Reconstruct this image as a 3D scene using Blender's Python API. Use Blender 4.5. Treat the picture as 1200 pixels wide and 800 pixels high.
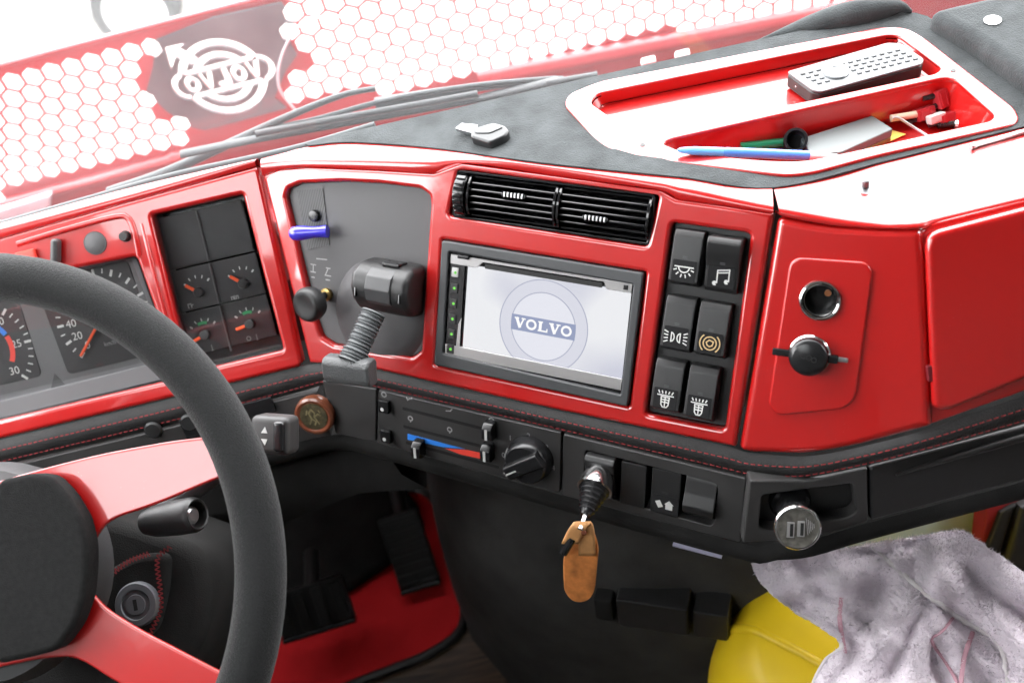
import bpy, bmesh, math, random
from mathutils import Vector, Matrix, noise
random.seed(7)
sc = bpy.context.scene
for o in list(bpy.data.objects):
    bpy.data.objects.remove(o)
COL = sc.collection

# ------------------------------------------------------------------ camera
FPX = 1200.0                                    # focal length in photo pixels (photo 1200 x 800)
_X = Vector((.974, .221, .056)).normalized()
_Z = Vector((-.19, .645, .741))
_Z = (_Z - _X * _X.dot(_Z)).normalized()
_Y = _Z.cross(_X)
ROT = Matrix((_X, _Y, _Z))                      # camera axes -> world axes
def ray(px, py):
    return ROT @ Vector(((px - 600) / FPX, -(py - 400) / FPX, -1.0))
CAM = -ray(630, 378) * .86                      # world origin: centre of the media player
cd = bpy.data.cameras.new('camera')
cam = bpy.data.objects.new('camera', cd)
COL.objects.link(cam)
cam.matrix_world = Matrix.Translation(CAM) @ ROT.to_4x4()
cd.sensor_width = 36.0
cd.lens = 36.0
cd.clip_start = .02
cd.clip_end = 200
cd.dof.use_dof = True
cd.dof.focus_distance = .85
cd.dof.aperture_fstop = 4.8
sc.camera = cam

# ------------------------------------------------------------------ light: bright overcast day outside, the cab lit through its windows
w = bpy.data.worlds.new('World')
sc.world = w
w.use_nodes = True
bg = w.node_tree.nodes['Background']
bg.inputs[0].default_value = (.985, .99, 1.0, 1)
bg.inputs[1].default_value = 1.0
sc.view_settings.view_transform = 'Standard'
sc.view_settings.look = 'None'
sc.view_settings.gamma = 1
sc.view_settings.use_curve_mapping = False
sc.view_settings.exposure = 3.84
sc.render.engine = 'CYCLES'
sc.cycles.use_denoising = True
sc.cycles.max_bounces = 10
sc.cycles.diffuse_bounces = 5
sc.cycles.glossy_bounces = 4
sc.cycles.transparent_max_bounces = 12
sc.cycles.caustics_reflective = False
sc.cycles.caustics_refractive = False
sc.cycles.sample_clamp_indirect = 6

# ------------------------------------------------------------------ helpers
def nrm(az, el):
    a, e = math.radians(az), math.radians(el)
    return Vector((-math.sin(a) * math.cos(e), -math.cos(a) * math.cos(e), math.sin(e)))

def hit(px, py, p, n):
    d = ray(px, py)
    return CAM + d * ((Vector(p) - CAM).dot(n) / d.dot(n))

class Frame:
    """A local frame: a to the right, b up along the surface, c out of it."""
    def __init__(s, o, az=0, el=0, u=None, v=None):
        s.o = Vector(o)
        if u is None:
            s.n = nrm(az, el)
            a = math.radians(az)
            s.u = Vector((math.cos(a), -math.sin(a), 0))
            s.v = s.n.cross(s.u)
        else:
            s.u, s.v = Vector(u).normalized(), Vector(v)
            s.v = (s.v - s.u * s.u.dot(s.v)).normalized()
            s.n = s.u.cross(s.v)
    def P(s, px, py, c=0):
        q = hit(px, py, s.o + s.n * c, s.n) - s.o
        return (q.dot(s.u), q.dot(s.v))
    def W(s, a, b, c=0):
        return s.o + s.u * a + s.v * b + s.n * c
    def PW(s, px, py, c=0):
        return s.W(*s.P(px, py, c), c)
    def poly(s, pts, c=0):
        return [s.P(x, y, c) for x, y in pts]
    def M(s):
        m = Matrix((s.u, s.v, s.n)).transposed().to_4x4()
        m.translation = s.o
        return m
    def sub(s, a, b, c=0, rot=0):
        r = math.radians(rot)
        return Frame(s.W(a, b, c), u=s.u * math.cos(r) + s.v * math.sin(r), v=-s.u * math.sin(r) + s.v * math.cos(r))

def link(name, me, mat=None, parent=None, smooth=None, wn=False):
    o = bpy.data.objects.new(name, me)
    COL.objects.link(o)
    if mat is not None:
        me.materials.append(mat)
    if parent is not None:
        o.parent = parent
        m = Matrix.Translation(parent.location) if parent.type == 'EMPTY' else Matrix.Identity(4)
        o.matrix_parent_inverse = m.inverted()
    if smooth is not None:
        me.shade_smooth()
        me.set_sharp_from_angle(angle=math.radians(smooth))
    if wn:
        md = o.modifiers.new('weighted', 'WEIGHTED_NORMAL')
        md.keep_sharp = True
    return o

def thing(name, label, cat, loc=(0, 0, 0), group=None, kind=None):
    o = bpy.data.objects.new(name, None)
    o.empty_display_size = .02
    COL.objects.link(o)
    o.location = loc
    return tag(o, label, cat, group, kind)

def tag(o, label=None, cat=None, group=None, kind=None):
    if label: o['label'] = label
    if cat: o['category'] = cat
    if group: o['group'] = group
    if kind: o['kind'] = kind
    return o

def mesh(name, vs, fs, mat, parent=None, smooth=None):
    me = bpy.data.meshes.new(name)
    me.from_pydata([tuple(v) for v in vs], [], fs)
    me.update()
    return link(name, me, mat, parent, smooth)

def from_bm(name, bm, mat, parent=None, smooth=None, wn=False):
    bmesh.ops.recalc_face_normals(bm, faces=bm.faces[:])
    me = bpy.data.meshes.new(name)
    bm.to_mesh(me)
    bm.free()
    return link(name, me, mat, parent, smooth, wn)

def rnd(poly, r, seg=5):
    """Round the corners of a polygon; r is a number or one per corner."""
    out, n = [], len(poly)
    for i in range(n):
        p0, p1, p2 = Vector(poly[i - 1]), Vector(poly[i]), Vector(poly[(i + 1) % n])
        rr = r[i] if isinstance(r, (list, tuple)) else r
        d0, d1 = (p0 - p1), (p2 - p1)
        k = min(rr, d0.length * .48, d1.length * .48)
        if k < 1e-5:
            out.append(tuple(p1)); continue
        a, b = p1 + d0.normalized() * k, p1 + d1.normalized() * k
        for j in range(seg + 1):
            t = j / seg
            q = a * (1 - t) ** 2 + p1 * 2 * t * (1 - t) + b * t * t
            out.append(tuple(q))
    return out

def rect(a0, a1, b0, b1, r=0):
    p = [(a0, b0), (a1, b0), (a1, b1), (a0, b1)]
    return rnd(p, r) if r else p

def circ(a, b, r, n=32, r2=None):
    return [(a + r * math.cos(2 * math.pi * i / n), b + (r2 or r) * math.sin(2 * math.pi * i / n)) for i in range(n)]

def area2(p):
    return sum(p[i - 1][0] * p[i][1] - p[i][0] * p[i - 1][1] for i in range(len(p)))

def plate_mesh(polys, c0, c1, bev, res=2):
    cu = bpy.data.curves.new('t', 'CURVE')
    cu.dimensions = '2D'
    cu.fill_mode = 'BOTH'
    cu.extrude = max((c1 - c0) / 2 - bev, 0)
    cu.bevel_depth = bev
    cu.bevel_resolution = res
    cu.offset = -bev
    for k, p in enumerate(polys):
        p = [q for i, q in enumerate(p) if math.hypot(q[0] - p[i - 1][0], q[1] - p[i - 1][1]) > 2e-4]
        if (area2(p) < 0) == (k == 0):
            p.reverse()
        sp = cu.splines.new('POLY')
        sp.points.add(len(p) - 1)
        for q, pt in zip(p, sp.points):
            pt.co = (q[0], q[1], 0, 1)
        sp.use_cyclic_u = True
    ob = bpy.data.objects.new('t', cu)
    me = bpy.data.meshes.new_from_object(ob)
    bpy.data.objects.remove(ob)
    bpy.data.curves.remove(cu)
    me.transform(Matrix.Translation((0, 0, (c0 + c1) / 2)))
    me.materials.clear()
    return me

def plate(name, fr, polys, c0, c1, bev, mat, parent=None, res=2):
    if isinstance(polys[0][0], (int, float)):
        polys = [polys]
    me = plate_mesh(polys, c0, c1, bev, res)
    me.name = name
    me.transform(fr.M())
    return link(name, me, mat, parent, 35 if bev else None, wn=bev > 0)

def box(name, fr, a0, a1, b0, b1, c0, c1, bev, mat, parent=None, seg=2):
    bm = bmesh.new()
    bmesh.ops.create_cube(bm, size=1)
    bmesh.ops.transform(bm, verts=bm.verts, matrix=Matrix.Translation(((a0 + a1) / 2, (b0 + b1) / 2, (c0 + c1) / 2)) @ Matrix.Diagonal((a1 - a0, b1 - b0, c1 - c0, 1)))
    if bev:
        bmesh.ops.bevel(bm, geom=bm.edges[:], offset=bev, segments=seg, profile=.5, affect='EDGES')
    bmesh.ops.transform(bm, verts=bm.verts, matrix=fr.M())
    return from_bm(name, bm, mat, parent, 40, wn=True)

def prism(name, fr, a0, a1, prof, bev, mat, parent=None, axis='a', seg=2):
    """Profile of (b, c) points pushed along a."""
    bm = bmesh.new()
    lo = [bm.verts.new(fr.W(a0, b, c)) for b, c in prof]
    hi = [bm.verts.new(fr.W(a1, b, c)) for b, c in prof]
    n = len(prof)
    bm.faces.new(lo); bm.faces.new(hi)
    for i in range(n):
        bm.faces.new((lo[i], lo[(i + 1) % n], hi[(i + 1) % n], hi[i]))
    bmesh.ops.recalc_face_normals(bm, faces=bm.faces[:])
    if bev:
        bmesh.ops.bevel(bm, geom=bm.edges[:], offset=bev, segments=seg, profile=.5, affect='EDGES', clamp_overlap=True)
    return from_bm(name, bm, mat, parent, 40, wn=True)

def lathe(name, fr, prof, mat, parent=None, seg=40, smooth=35, sq=1.0, cap=True):
    """Profile of (radius, c) points turned round the frame's c axis."""
    vs, fs = [], []
    for r, c in prof:
        for i in range(seg):
            t = 2 * math.pi * i / seg
            vs.append(fr.W(r * math.cos(t), r * sq * math.sin(t), c))
    for j in range(len(prof) - 1):
        for i in range(seg):
            k = (i + 1) % seg
            fs.append((j * seg + i, j * seg + k, (j + 1) * seg + k, (j + 1) * seg + i))
    if cap:
        fs.append(list(range(seg))[::-1])
        fs.append([(len(prof) - 1) * seg + i for i in range(seg)])
    return mesh(name, vs, fs, mat, parent, smooth)

def tube(name, pts, r, mat, parent=None, seg=12, closed=False, smooth=60, flat=1.0, up=None):
    pts = [Vector(p) for p in pts]
    n = len(pts)
    rs = r if isinstance(r, (list, tuple)) else [r] * n
    vs, fs = [], []
    ref = Vector(up) if up else None
    for i, p in enumerate(pts):
        if closed:
            t = (pts[(i + 1) % n] - pts[i - 1]).normalized()
        else:
            t = (pts[min(i + 1, n - 1)] - pts[max(i - 1, 0)]).normalized()
        if ref is None:
            ref = Vector((0, 0, 1)) if abs(t.z) < .9 else Vector((1, 0, 0))
        x = (ref - t * ref.dot(t)).normalized()
        y = t.cross(x)
        if not up: ref = x
        for k in range(seg):
            a = 2 * math.pi * k / seg
            vs.append(p + x * (rs[i] * flat * math.cos(a)) + y * (rs[i] * math.sin(a)))
    m = n if closed else n - 1
    for i in range(m):
        for k in range(seg):
            fs.append((i * seg + k, i * seg + (k + 1) % seg, ((i + 1) % n) * seg + (k + 1) % seg, ((i + 1) % n) * seg + k))
    if not closed:
        fs.append(list(range(seg))[::-1])
        fs.append([(n - 1) * seg + k for k in range(seg)])
    return mesh(name, vs, fs, mat, parent, smooth)

def loft(name, rows, mat, parent=None, smooth=50, thick=0):
    n = len(rows[0])
    vs = [p for r in rows for p in r]
    fs = [(j * n + i, j * n + i + 1, (j + 1) * n + i + 1, (j + 1) * n + i) for j in range(len(rows) - 1) for i in range(n - 1)]
    o = mesh(name, vs, fs, mat, parent, smooth)
    if thick:
        md = o.modifiers.new('solid', 'SOLIDIFY')
        md.thickness = thick
        md.offset = 0
    return o

def resample(pts, n):
    pts = [Vector(p) for p in pts]
    L = [0]
    for i in range(1, len(pts)):
        L.append(L[-1] + (pts[i] - pts[i - 1]).length)
    out = []
    for k in range(n):
        s = L[-1] * k / (n - 1)
        i = 1
        while i < len(pts) - 1 and L[i] < s: i += 1
        t = (s - L[i - 1]) / max(L[i] - L[i - 1], 1e-9)
        out.append(pts[i - 1].lerp(pts[i], t))
    return out

def spline(pts, n):
    """Catmull-Rom through the points, then evenly resampled."""
    pts = [Vector(p) for p in pts]
    q = [pts[0] * 2 - pts[1]] + pts + [pts[-1] * 2 - pts[-2]]
    out = []
    for i in range(1, len(q) - 2):
        a, b, c, d = q[i - 1:i + 3]
        for k in range(12):
            t = k / 12
            out.append(.5 * ((2 * b) + (c - a) * t + (2 * a - 5 * b + 4 * c - d) * t * t + (3 * b - a - 3 * c + d) * t ** 3))
    out.append(pts[-1])
    return resample(out, n)

def ribbon(vs, fs, fr, pts, wd, c, closed=False):
    """A flat printed stroke along local 2D points."""
    pts = [Vector((p[0], p[1])) for p in pts]
    n = len(pts)
    base = len(vs)
    for i, p in enumerate(pts):
        if closed:
            d0, d1 = (p - pts[i - 1]), (pts[(i + 1) % n] - p)
        else:
            d0 = p - pts[i - 1] if i else pts[1] - p
            d1 = pts[i + 1] - p if i < n - 1 else p - pts[i - 1]
        d0, d1 = d0.normalized(), d1.normalized()
        t = (d0 + d1)
        t = t.normalized() if t.length > 1e-6 else d1
        k = wd / 2 / max(.5, t.dot(d1))
        q = Vector((-t.y, t.x)) * k
        vs.append(fr.W(p.x + q.x, p.y + q.y, c)); vs.append(fr.W(p.x - q.x, p.y - q.y, c))
    for i in range(n if closed else n - 1):
        j = (i + 1) % n
        fs.append((base + 2 * i + 1, base + 2 * j + 1, base + 2 * j, base + 2 * i))

def strokes(name, fr, lst, wd, c, mat, parent=None, sc_=1.0, at=(0, 0), kind=None, step=2e-6):
    """lst: polylines of local points; ('o', pts) closes one; each lies a hair above the last so that none share a plane."""
    vs, fs = [], []
    for i, l in enumerate(lst):
        closed, w_ = False, wd
        if l and isinstance(l[0], str):
            closed, l = l[0] == 'o', l[1]
        if len(l) == 2 and isinstance(l[1], (int, float)) and not isinstance(l[0], (int, float)):
            w_, l = l[1], l[0]
        ribbon(vs, fs, fr, [(at[0] + p[0] * sc_, at[1] + p[1] * sc_) for p in l], w_, c + i * step, closed)
    o = mesh(name, vs, fs, mat, parent)
    if kind: o['kind'] = kind
    return o

def arc(cx, cy, r, d0, d1, n=16, r2=None):
    return [(cx + r * math.cos(math.radians(d0 + (d1 - d0) * i / n)), cy + (r2 or r) * math.sin(math.radians(d0 + (d1 - d0) * i / n))) for i in range(n + 1)]

def text(name, s, fr, a, b, size, mat, parent=None, c=0, mirror=False, fat=0, align='CENTER', rot=0, thick=1e-5):
    cu = bpy.data.curves.new('t', 'FONT')
    cu.body = s
    cu.size = size
    cu.align_x = align
    cu.align_y = 'CENTER'
    cu.offset = fat
    cu.extrude = thick
    cu.resolution_u = 4
    ob = bpy.data.objects.new('t', cu)
    me = bpy.data.meshes.new_from_object(ob)
    bpy.data.objects.remove(ob)
    bpy.data.curves.remove(cu)
    me.materials.clear()
    m = fr.M() @ Matrix.Translation((a, b, c)) @ Matrix.Rotation(math.radians(rot), 4, 'Z')
    if mirror:
        m = m @ Matrix.Diagonal((-1, 1, 1, 1))
    me.transform(m)
    me.name = name
    return link(name, me, mat, parent)

# ------------------------------------------------------------------ materials
def new_mat(name):
    m = bpy.data.materials.new(name)
    m.use_nodes = True
    nt = m.node_tree
    return m, nt, nt.nodes['Principled BSDF']

def nd(nt, t, **kw):
    n = nt.nodes.new(t)
    for k, v in kw.items():
        setattr(n, k, v)
    return n

def pbr(name, col, rough=.5, metal=0, coat=0, coat_r=.03, spec=.5, bump=0, bscale=400, vary=0, vscale=20, sheen=0, sheen_r=.4, emit=None, es=0, rvary=0, trans=0, bdist=.001, detail=3, ior=1.5):
    m, nt, p = new_mat(name)
    L = nt.links
    p.inputs['Base Color'].default_value = (*col, 1)
    p.inputs['Roughness'].default_value = rough
    p.inputs['Metallic'].default_value = metal
    p.inputs['Coat Weight'].default_value = coat
    p.inputs['Coat Roughness'].default_value = coat_r
    p.inputs['Specular IOR Level'].default_value = spec
    p.inputs['Sheen Weight'].default_value = sheen
    p.inputs['Sheen Roughness'].default_value = sheen_r
    p.inputs['Transmission Weight'].default_value = trans
    p.inputs['IOR'].default_value = ior
    if emit:
        p.inputs['Emission Color'].default_value = (*emit, 1)
        p.inputs['Emission Strength'].default_value = es
    tc = nd(nt, 'ShaderNodeTexCoord')
    if bump:
        n1 = nd(nt, 'ShaderNodeTexNoise')
        n1.inputs['Scale'].default_value = bscale
        n1.inputs['Detail'].default_value = detail
        b = nd(nt, 'ShaderNodeBump')
        b.inputs['Strength'].default_value = bump
        b.inputs['Distance'].default_value = bdist
        L.new(tc.outputs['Object'], n1.inputs['Vector'])
        L.new(n1.outputs['Fac'], b.inputs['Height'])
        L.new(b.outputs['Normal'], p.inputs['Normal'])
    if vary or rvary:
        n2 = nd(nt, 'ShaderNodeTexNoise')
        n2.inputs['Scale'].default_value = vscale
        n2.inputs['Detail'].default_value = 5
        L.new(tc.outputs['Object'], n2.inputs['Vector'])
        if vary:
            r = nd(nt, 'ShaderNodeMapRange')
            r.inputs['From Min'].default_value = .3
            r.inputs['From Max'].default_value = .7
            r.inputs['To Min'].default_value = 1 - vary
            r.inputs['To Max'].default_value = 1 + vary
            mx = nd(nt, 'ShaderNodeVectorMath', operation='SCALE')
            mx.inputs[0].default_value = col
            L.new(n2.outputs['Fac'], r.inputs['Value'])
            L.new(r.outputs['Result'], mx.inputs['Scale'])
            L.new(mx.outputs['Vector'], p.inputs['Base Color'])
        if rvary:
            r = nd(nt, 'ShaderNodeMapRange')
            r.inputs['From Min'].default_value = .3
            r.inputs['From Max'].default_value = .7
            r.inputs['To Min'].default_value = max(rough - rvary, .01)
            r.inputs['To Max'].default_value = rough + rvary
            L.new(n2.outputs['Fac'], r.inputs['Value'])
            L.new(r.outputs['Result'], p.inputs['Roughness'])
    return m

def lacquer():
    m = pbr('red_lacquer', (.43, .0065, .006), .30, coat=1, coat_r=.04, bump=.035, bscale=70, bdist=.002, vary=.05, vscale=9)
    nt = m.node_tree; L = nt.links; p = nt.nodes['Principled BSDF']
    p.inputs['Coat IOR'].default_value = 1.62
    tc = nd(nt, 'ShaderNodeTexCoord')
    n1 = nd(nt, 'ShaderNodeTexNoise'); n1.inputs['Scale'].default_value = 26; n1.inputs['Detail'].default_value = 8; n1.inputs['Roughness'].default_value = .7
    r1 = nd(nt, 'ShaderNodeMapRange'); r1.inputs['From Min'].default_value = .45; r1.inputs['From Max'].default_value = .8; r1.inputs['To Min'].default_value = .03; r1.inputs['To Max'].default_value = .22
    L.new(tc.outputs['Object'], n1.inputs['Vector']); L.new(n1.outputs['Fac'], r1.inputs['Value']); L.new(r1.outputs['Result'], p.inputs['Coat Roughness'])
    # fine dust specks
    v1 = nd(nt, 'ShaderNodeTexVoronoi'); v1.inputs['Scale'].default_value = 240
    r2 = nd(nt, 'ShaderNodeMapRange'); r2.inputs['From Min'].default_value = .0; r2.inputs['From Max'].default_value = .085; r2.inputs['To Min'].default_value = 1; r2.inputs['To Max'].default_value = 0
    n2 = nd(nt, 'ShaderNodeTexNoise'); n2.inputs['Scale'].default_value = 35
    r3 = nd(nt, 'ShaderNodeMapRange'); r3.inputs['From Min'].default_value = .52; r3.inputs['From Max'].default_value = .66; r3.inputs['To Max'].default_value = .5
    mu = nd(nt, 'ShaderNodeMath', operation='MULTIPLY')
    mx = nd(nt, 'ShaderNodeMix', data_type='RGBA')
    old = p.inputs['Base Color'].links[0].from_socket
    L.new(tc.outputs['Object'], v1.inputs['Vector']); L.new(v1.outputs['Distance'], r2.inputs['Value'])
    L.new(tc.outputs['Object'], n2.inputs['Vector']); L.new(n2.outputs['Fac'], r3.inputs['Value'])
    L.new(r2.outputs['Result'], mu.inputs[0]); L.new(r3.outputs['Result'], mu.inputs[1])
    L.new(mu.outputs[0], mx.inputs['Factor']); L.new(old, mx.inputs['A']); mx.inputs['B'].default_value = (.55, .35, .33, 1)
    L.new(mx.outputs['Result'], p.inputs['Base Color'])
    return m
RED = lacquer()
RED_OUT = pbr('red_body_paint', (.30, .014, .02), .35, coat=1, coat_r=.06)
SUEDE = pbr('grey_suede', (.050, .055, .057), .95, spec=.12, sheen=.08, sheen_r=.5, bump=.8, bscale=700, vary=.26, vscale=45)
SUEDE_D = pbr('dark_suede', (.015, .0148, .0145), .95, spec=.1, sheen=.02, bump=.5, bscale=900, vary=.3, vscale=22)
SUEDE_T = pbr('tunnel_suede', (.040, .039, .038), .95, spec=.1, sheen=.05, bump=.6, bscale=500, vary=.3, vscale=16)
WHEEL_SUEDE = pbr('wheel_suede', (.0125, .013, .0132), .92, spec=.2, sheen=.20, sheen_r=.35, bump=.8, bscale=1000, vary=.3, vscale=800, bdist=.0015)
LEATHER = pbr('black_leather', (.015, .0145, .0145), .55, spec=.4, bump=.45, bscale=700, vary=.2, vscale=60)
PLAS = pbr('black_plastic', (.016, .016, .0165), .42, bump=.18, bscale=1600, rvary=.06, vscale=60)
PLAS_S = pbr('satin_black_plastic', (.012, .012, .013), .25, bump=.05, bscale=1200)
PLAS_G = pbr('gloss_black_plastic', (.008, .008, .009), .08, coat=.4)
PANEL = pbr('charcoal_plastic', (.034, .033, .033), .48, bump=.25, bscale=2200, rvary=.08, vscale=30, vary=.1)
GREY = pbr('grey_plastic', (.072, .070, .073), .5, bump=.25, bscale=1800, vary=.08, vscale=14, rvary=.08)
DARKGREY = pbr('dark_grey_plastic', (.05, .05, .052), .45, bump=.2, bscale=1800)
FRAME_G = pbr('player_frame_plastic', (.045, .047, .05), .4, bump=.12, bscale=2400)
DIAL = pbr('dial_face', (.028, .028, .03), .55, vary=.1, vscale=40)
DIALG = pbr('dial_surround', (.13, .13, .135), .55, bump=.1, bscale=1500)
WHITE = pbr('white_print', (.60, .60, .585), .6)
LGREY = pbr('grey_print', (.33, .33, .33), .6)
GREEN = pbr('green_print', (.04, .35, .12), .6)
BLUEP = pbr('blue_print', (.03, .22, .75), .5)
REDP = pbr('red_print', (.75, .06, .04), .5)
ORANGE = pbr('orange_needle', (.85, .10, .02), .45)
TAN = pbr('tan_print', (.55, .38, .18), .6)
STITCH = pbr('red_thread', (.22, .016, .02), .8)
CHROME = pbr('chrome', (.8, .8, .8), .12, metal=1)
STEEL = pbr('brushed_steel', (.55, .55, .56), .3, metal=1, bump=.1, bscale=500)
SILVER = pbr('silver_plastic', (.42, .41, .41), .3, metal=.6)
LENS = pbr('switch_lens', (.02, .02, .021), .15)
VIOLET = pbr('violet_plastic', (.045, .035, .50), .18, coat=.6)
def glass_mat(name, haze, tint=(1, 1, 1), rough=.02, haze_col=(.8, .82, .84)):
    m, nt, p = new_mat(name)
    L = nt.links
    nt.nodes.remove(p)
    out = nt.nodes['Material Output']
    tr = nd(nt, 'ShaderNodeBsdfTransparent'); tr.inputs[0].default_value = (*tint, 1)
    gl = nd(nt, 'ShaderNodeBsdfGlossy'); gl.inputs['Roughness'].default_value = rough
    lw = nd(nt, 'ShaderNodeLayerWeight')
    pw_ = nd(nt, 'ShaderNodeMath', operation='POWER'); pw_.inputs[1].default_value = 5
    fr_ = nd(nt, 'ShaderNodeMapRange'); fr_.inputs['To Min'].default_value = .04; fr_.inputs['To Max'].default_value = 1
    L.new(lw.outputs['Facing'], pw_.inputs[0]); L.new(pw_.outputs[0], fr_.inputs['Value'])
    m1 = nd(nt, 'ShaderNodeMixShader')
    L.new(fr_.outputs['Result'], m1.inputs[0]); L.new(tr.outputs[0], m1.inputs[1]); L.new(gl.outputs[0], m1.inputs[2])
    last = m1
    if haze:
        tl = nd(nt, 'ShaderNodeBsdfTranslucent'); tl.inputs[0].default_value = (*haze_col, 1)
        ns = nd(nt, 'ShaderNodeTexNoise'); ns.inputs['Scale'].default_value = 5; ns.inputs['Detail'].default_value = 6
        tc = nd(nt, 'ShaderNodeTexCoord')
        mr = nd(nt, 'ShaderNodeMapRange')
        mr.inputs['From Min'].default_value = .3; mr.inputs['From Max'].default_value = .7
        mr.inputs['To Min'].default_value = haze * .75; mr.inputs['To Max'].default_value = haze * 1.25
        L.new(tc.outputs['Object'], ns.inputs['Vector']); L.new(ns.outputs['Fac'], mr.inputs['Value'])
        m2 = nd(nt, 'ShaderNodeMixShader')
        L.new(mr.outputs['Result'], m2.inputs[0]); L.new(m1.outputs[0], m2.inputs[1]); L.new(tl.outputs[0], m2.inputs[2])
        last = m2
    L.new(last.outputs[0], out.inputs['Surface'])
    return m
GLASS = glass_mat('dusty_windscreen_glass', .014)
CLEAR = glass_mat('clear_cover', 0, (.92, .92, .92))

# ------------------------------------------------------------------ surfaces of the dashboard
C = Frame((0, 0, 0), 30, 37)                                        # centre console face
_a, _b = C.PW(305, 200), C.PW(358, 425)
_n = Vector((1, 0, 0)).cross(_b - _a).normalized()
if _n.z < 0: _n = -_n
K = Frame(_a, 0, math.degrees(math.asin(_n.z)))                      # instrument face
T = Frame((.2, .08, .092), u=(1, 0, -.05), v=(0, 1, 0))              # top, falling slightly to the passenger side
_c0, _c1 = C.PW(912, 262), C.PW(868, 527)
_d = _c1 - _c0
_az = 26.0
_el = math.degrees(math.atan(((-_d.x) * math.sin(math.radians(_az)) + (-_d.y) * math.cos(math.radians(_az))) / (-_d.z)))
S = Frame(_c0, _az, _el)                                             # passenger face with the sockets
_g = S.PW(1085, 400)
G = Frame(_g, 2, _el)                                               # glovebox face
L_ = Frame(C.PW(655, 508), 30, 24)                                   # lower control strip
KL = Frame(K.PW(200, 490), 0, 26)                                    # lower strip below the instruments
SL = Frame(S.PW(945, 560), 6, 24)                                    # lower strip below the sockets
# ================================================================== the setting
CONC = pbr('pale_concrete', (.26, .25, .23), .9, bump=.3, bscale=12, vary=.12, vscale=2, bdist=.01)
LINING = pbr('cab_lining', (.10, .098, .095), .9)
LINING_D = pbr('dark_cab_lining', (.03, .03, .03), .9)
def wood_mat():
    m, nt, p = new_mat('brown_wood_floor')
    L = nt.links
    tc = nd(nt, 'ShaderNodeTexCoord'); mp = nd(nt, 'ShaderNodeMapping')
    mp.inputs['Scale'].default_value = (3, 26, 3); mp.inputs['Rotation'].default_value = (0, 0, .25)
    ns = nd(nt, 'ShaderNodeTexNoise'); ns.inputs['Scale'].default_value = 3; ns.inputs['Detail'].default_value = 8; ns.inputs['Distortion'].default_value = 1.2
    cr = nd(nt, 'ShaderNodeValToRGB')
    cr.color_ramp.elements[0].position = .35; cr.color_ramp.elements[0].color = (.018, .010, .006, 1)
    cr.color_ramp.elements[1].position = .7; cr.color_ramp.elements[1].color = (.095, .058, .035, 1)
    L.new(tc.outputs['Object'], mp.inputs[0]); L.new(mp.outputs[0], ns.inputs['Vector']); L.new(ns.outputs['Fac'], cr.inputs[0]); L.new(cr.outputs[0], p.inputs['Base Color'])
    p.inputs['Roughness'].default_value = .45
    return m
WOOD = wood_mat()
ZF = -.62
def slab(name, x0, x1, y0, y1, z0, z1, mat, parent=None, kind=None):
    F0 = Frame((0, 0, 0), u=(1, 0, 0), v=(0, 1, 0))
    o = box(name, F0, x0, x1, y0, y1, z0, z1, 0, mat, parent)
    if kind: o['kind'] = kind
    return o
g = mesh('ground', [(-60, -60, -1.8), (60, -60, -1.8), (60, 60, -1.8), (-60, 60, -1.8)], [(0, 1, 2, 3)], CONC)
g['kind'] = 'structure'
slab('floor', -1.0, 1.35, -1.75, .5, ZF - .05, ZF, WOOD, kind='structure')

# the cab round the dashboard: roof, rear wall, doors with their window openings, front bulkhead
WX0, WX1 = -1.0, 1.35
cab = thing('cab_shell', 'truck cab shell with roof, doors and window openings around the dashboard', 'truck cab', (.2, -.6, ZF), kind='structure')
for x0, x1, y0, y1 in ((WX0, WX1, -1.75, -1.08), (WX0, WX1, -.34, .20), (WX0, -.985, -1.08, -.34), (-.38, WX1, -1.08, -.34)):
    slab('roof_panel', x0, x1, y0, y1, 1.02, 1.07, LINING, cab)
ADDED_HATCH = glass_mat('added_tinted_roof_glass', 0, (.76, .77, .77))
slab('added_roof_hatch', -.985, -.38, -1.08, -.34, 1.04, 1.045, ADDED_HATCH, cab)  # unseen opening, added so the wheel spokes reflect bright sky
slab('rear_wall', WX0, WX1, -1.80, -1.75, ZF, 1.07, LINING, cab)
slab('bulkhead', WX0, WX1, .42, .46, ZF - .05, -.30, LINING_D, cab)
for nm, x0, x1, sg in (('left_door', WX0 - .04, WX0, 1), ('right_door', WX1, WX1 + .04, -1)):
    slab(nm, x0, x1, -1.75, .46, ZF, .02, LINING_D if sg > 0 else LINING, cab)
    slab(nm + '_header', x0, x1, -1.75, .24, .94, 1.07, LINING, cab)
    slab(nm + '_front_pillar', x0, x1, .20, .30, .02, 1.02, LINING, cab)
    slab(nm + '_belt', x0, x1, -1.75, .22, .02, .28, LINING, cab)
    slab(nm + '_rear_pillar', x0, x1, -1.75, -.42, .28, .94, LINING, cab)
for x in (WX0, WX1 - .09):
    slab('windscreen_pillar', x, x + .09, .21, .30, .05, 1.07, LINING, cab)
slab('windscreen_header', WX0, WX1, .17, .24, .92, 1.07, LINING, cab)

# driver's seat behind the wheel, out of the picture, added to shade the footwell
UNSEEN_SEATM = pbr('unseen_seat_black_cloth', (.02, .02, .02), .9)
FS = Frame((0, 0, 0), u=(1, 0, 0), v=(0, 1, 0))
box('unseen_seat_cushion', FS, -.74, -.20, -.95, -.42, -.32, -.20, .04, UNSEEN_SEATM, cab, 3)
box('unseen_seat_pedestal', FS, -.66, -.28, -.90, -.48, ZF, -.32, .01, UNSEEN_SEATM, cab)
box('unseen_seat_backrest', FS, -.74, -.20, -1.08, -.94, -.28, .42, .05, UNSEEN_SEATM, cab, 3)

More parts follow.
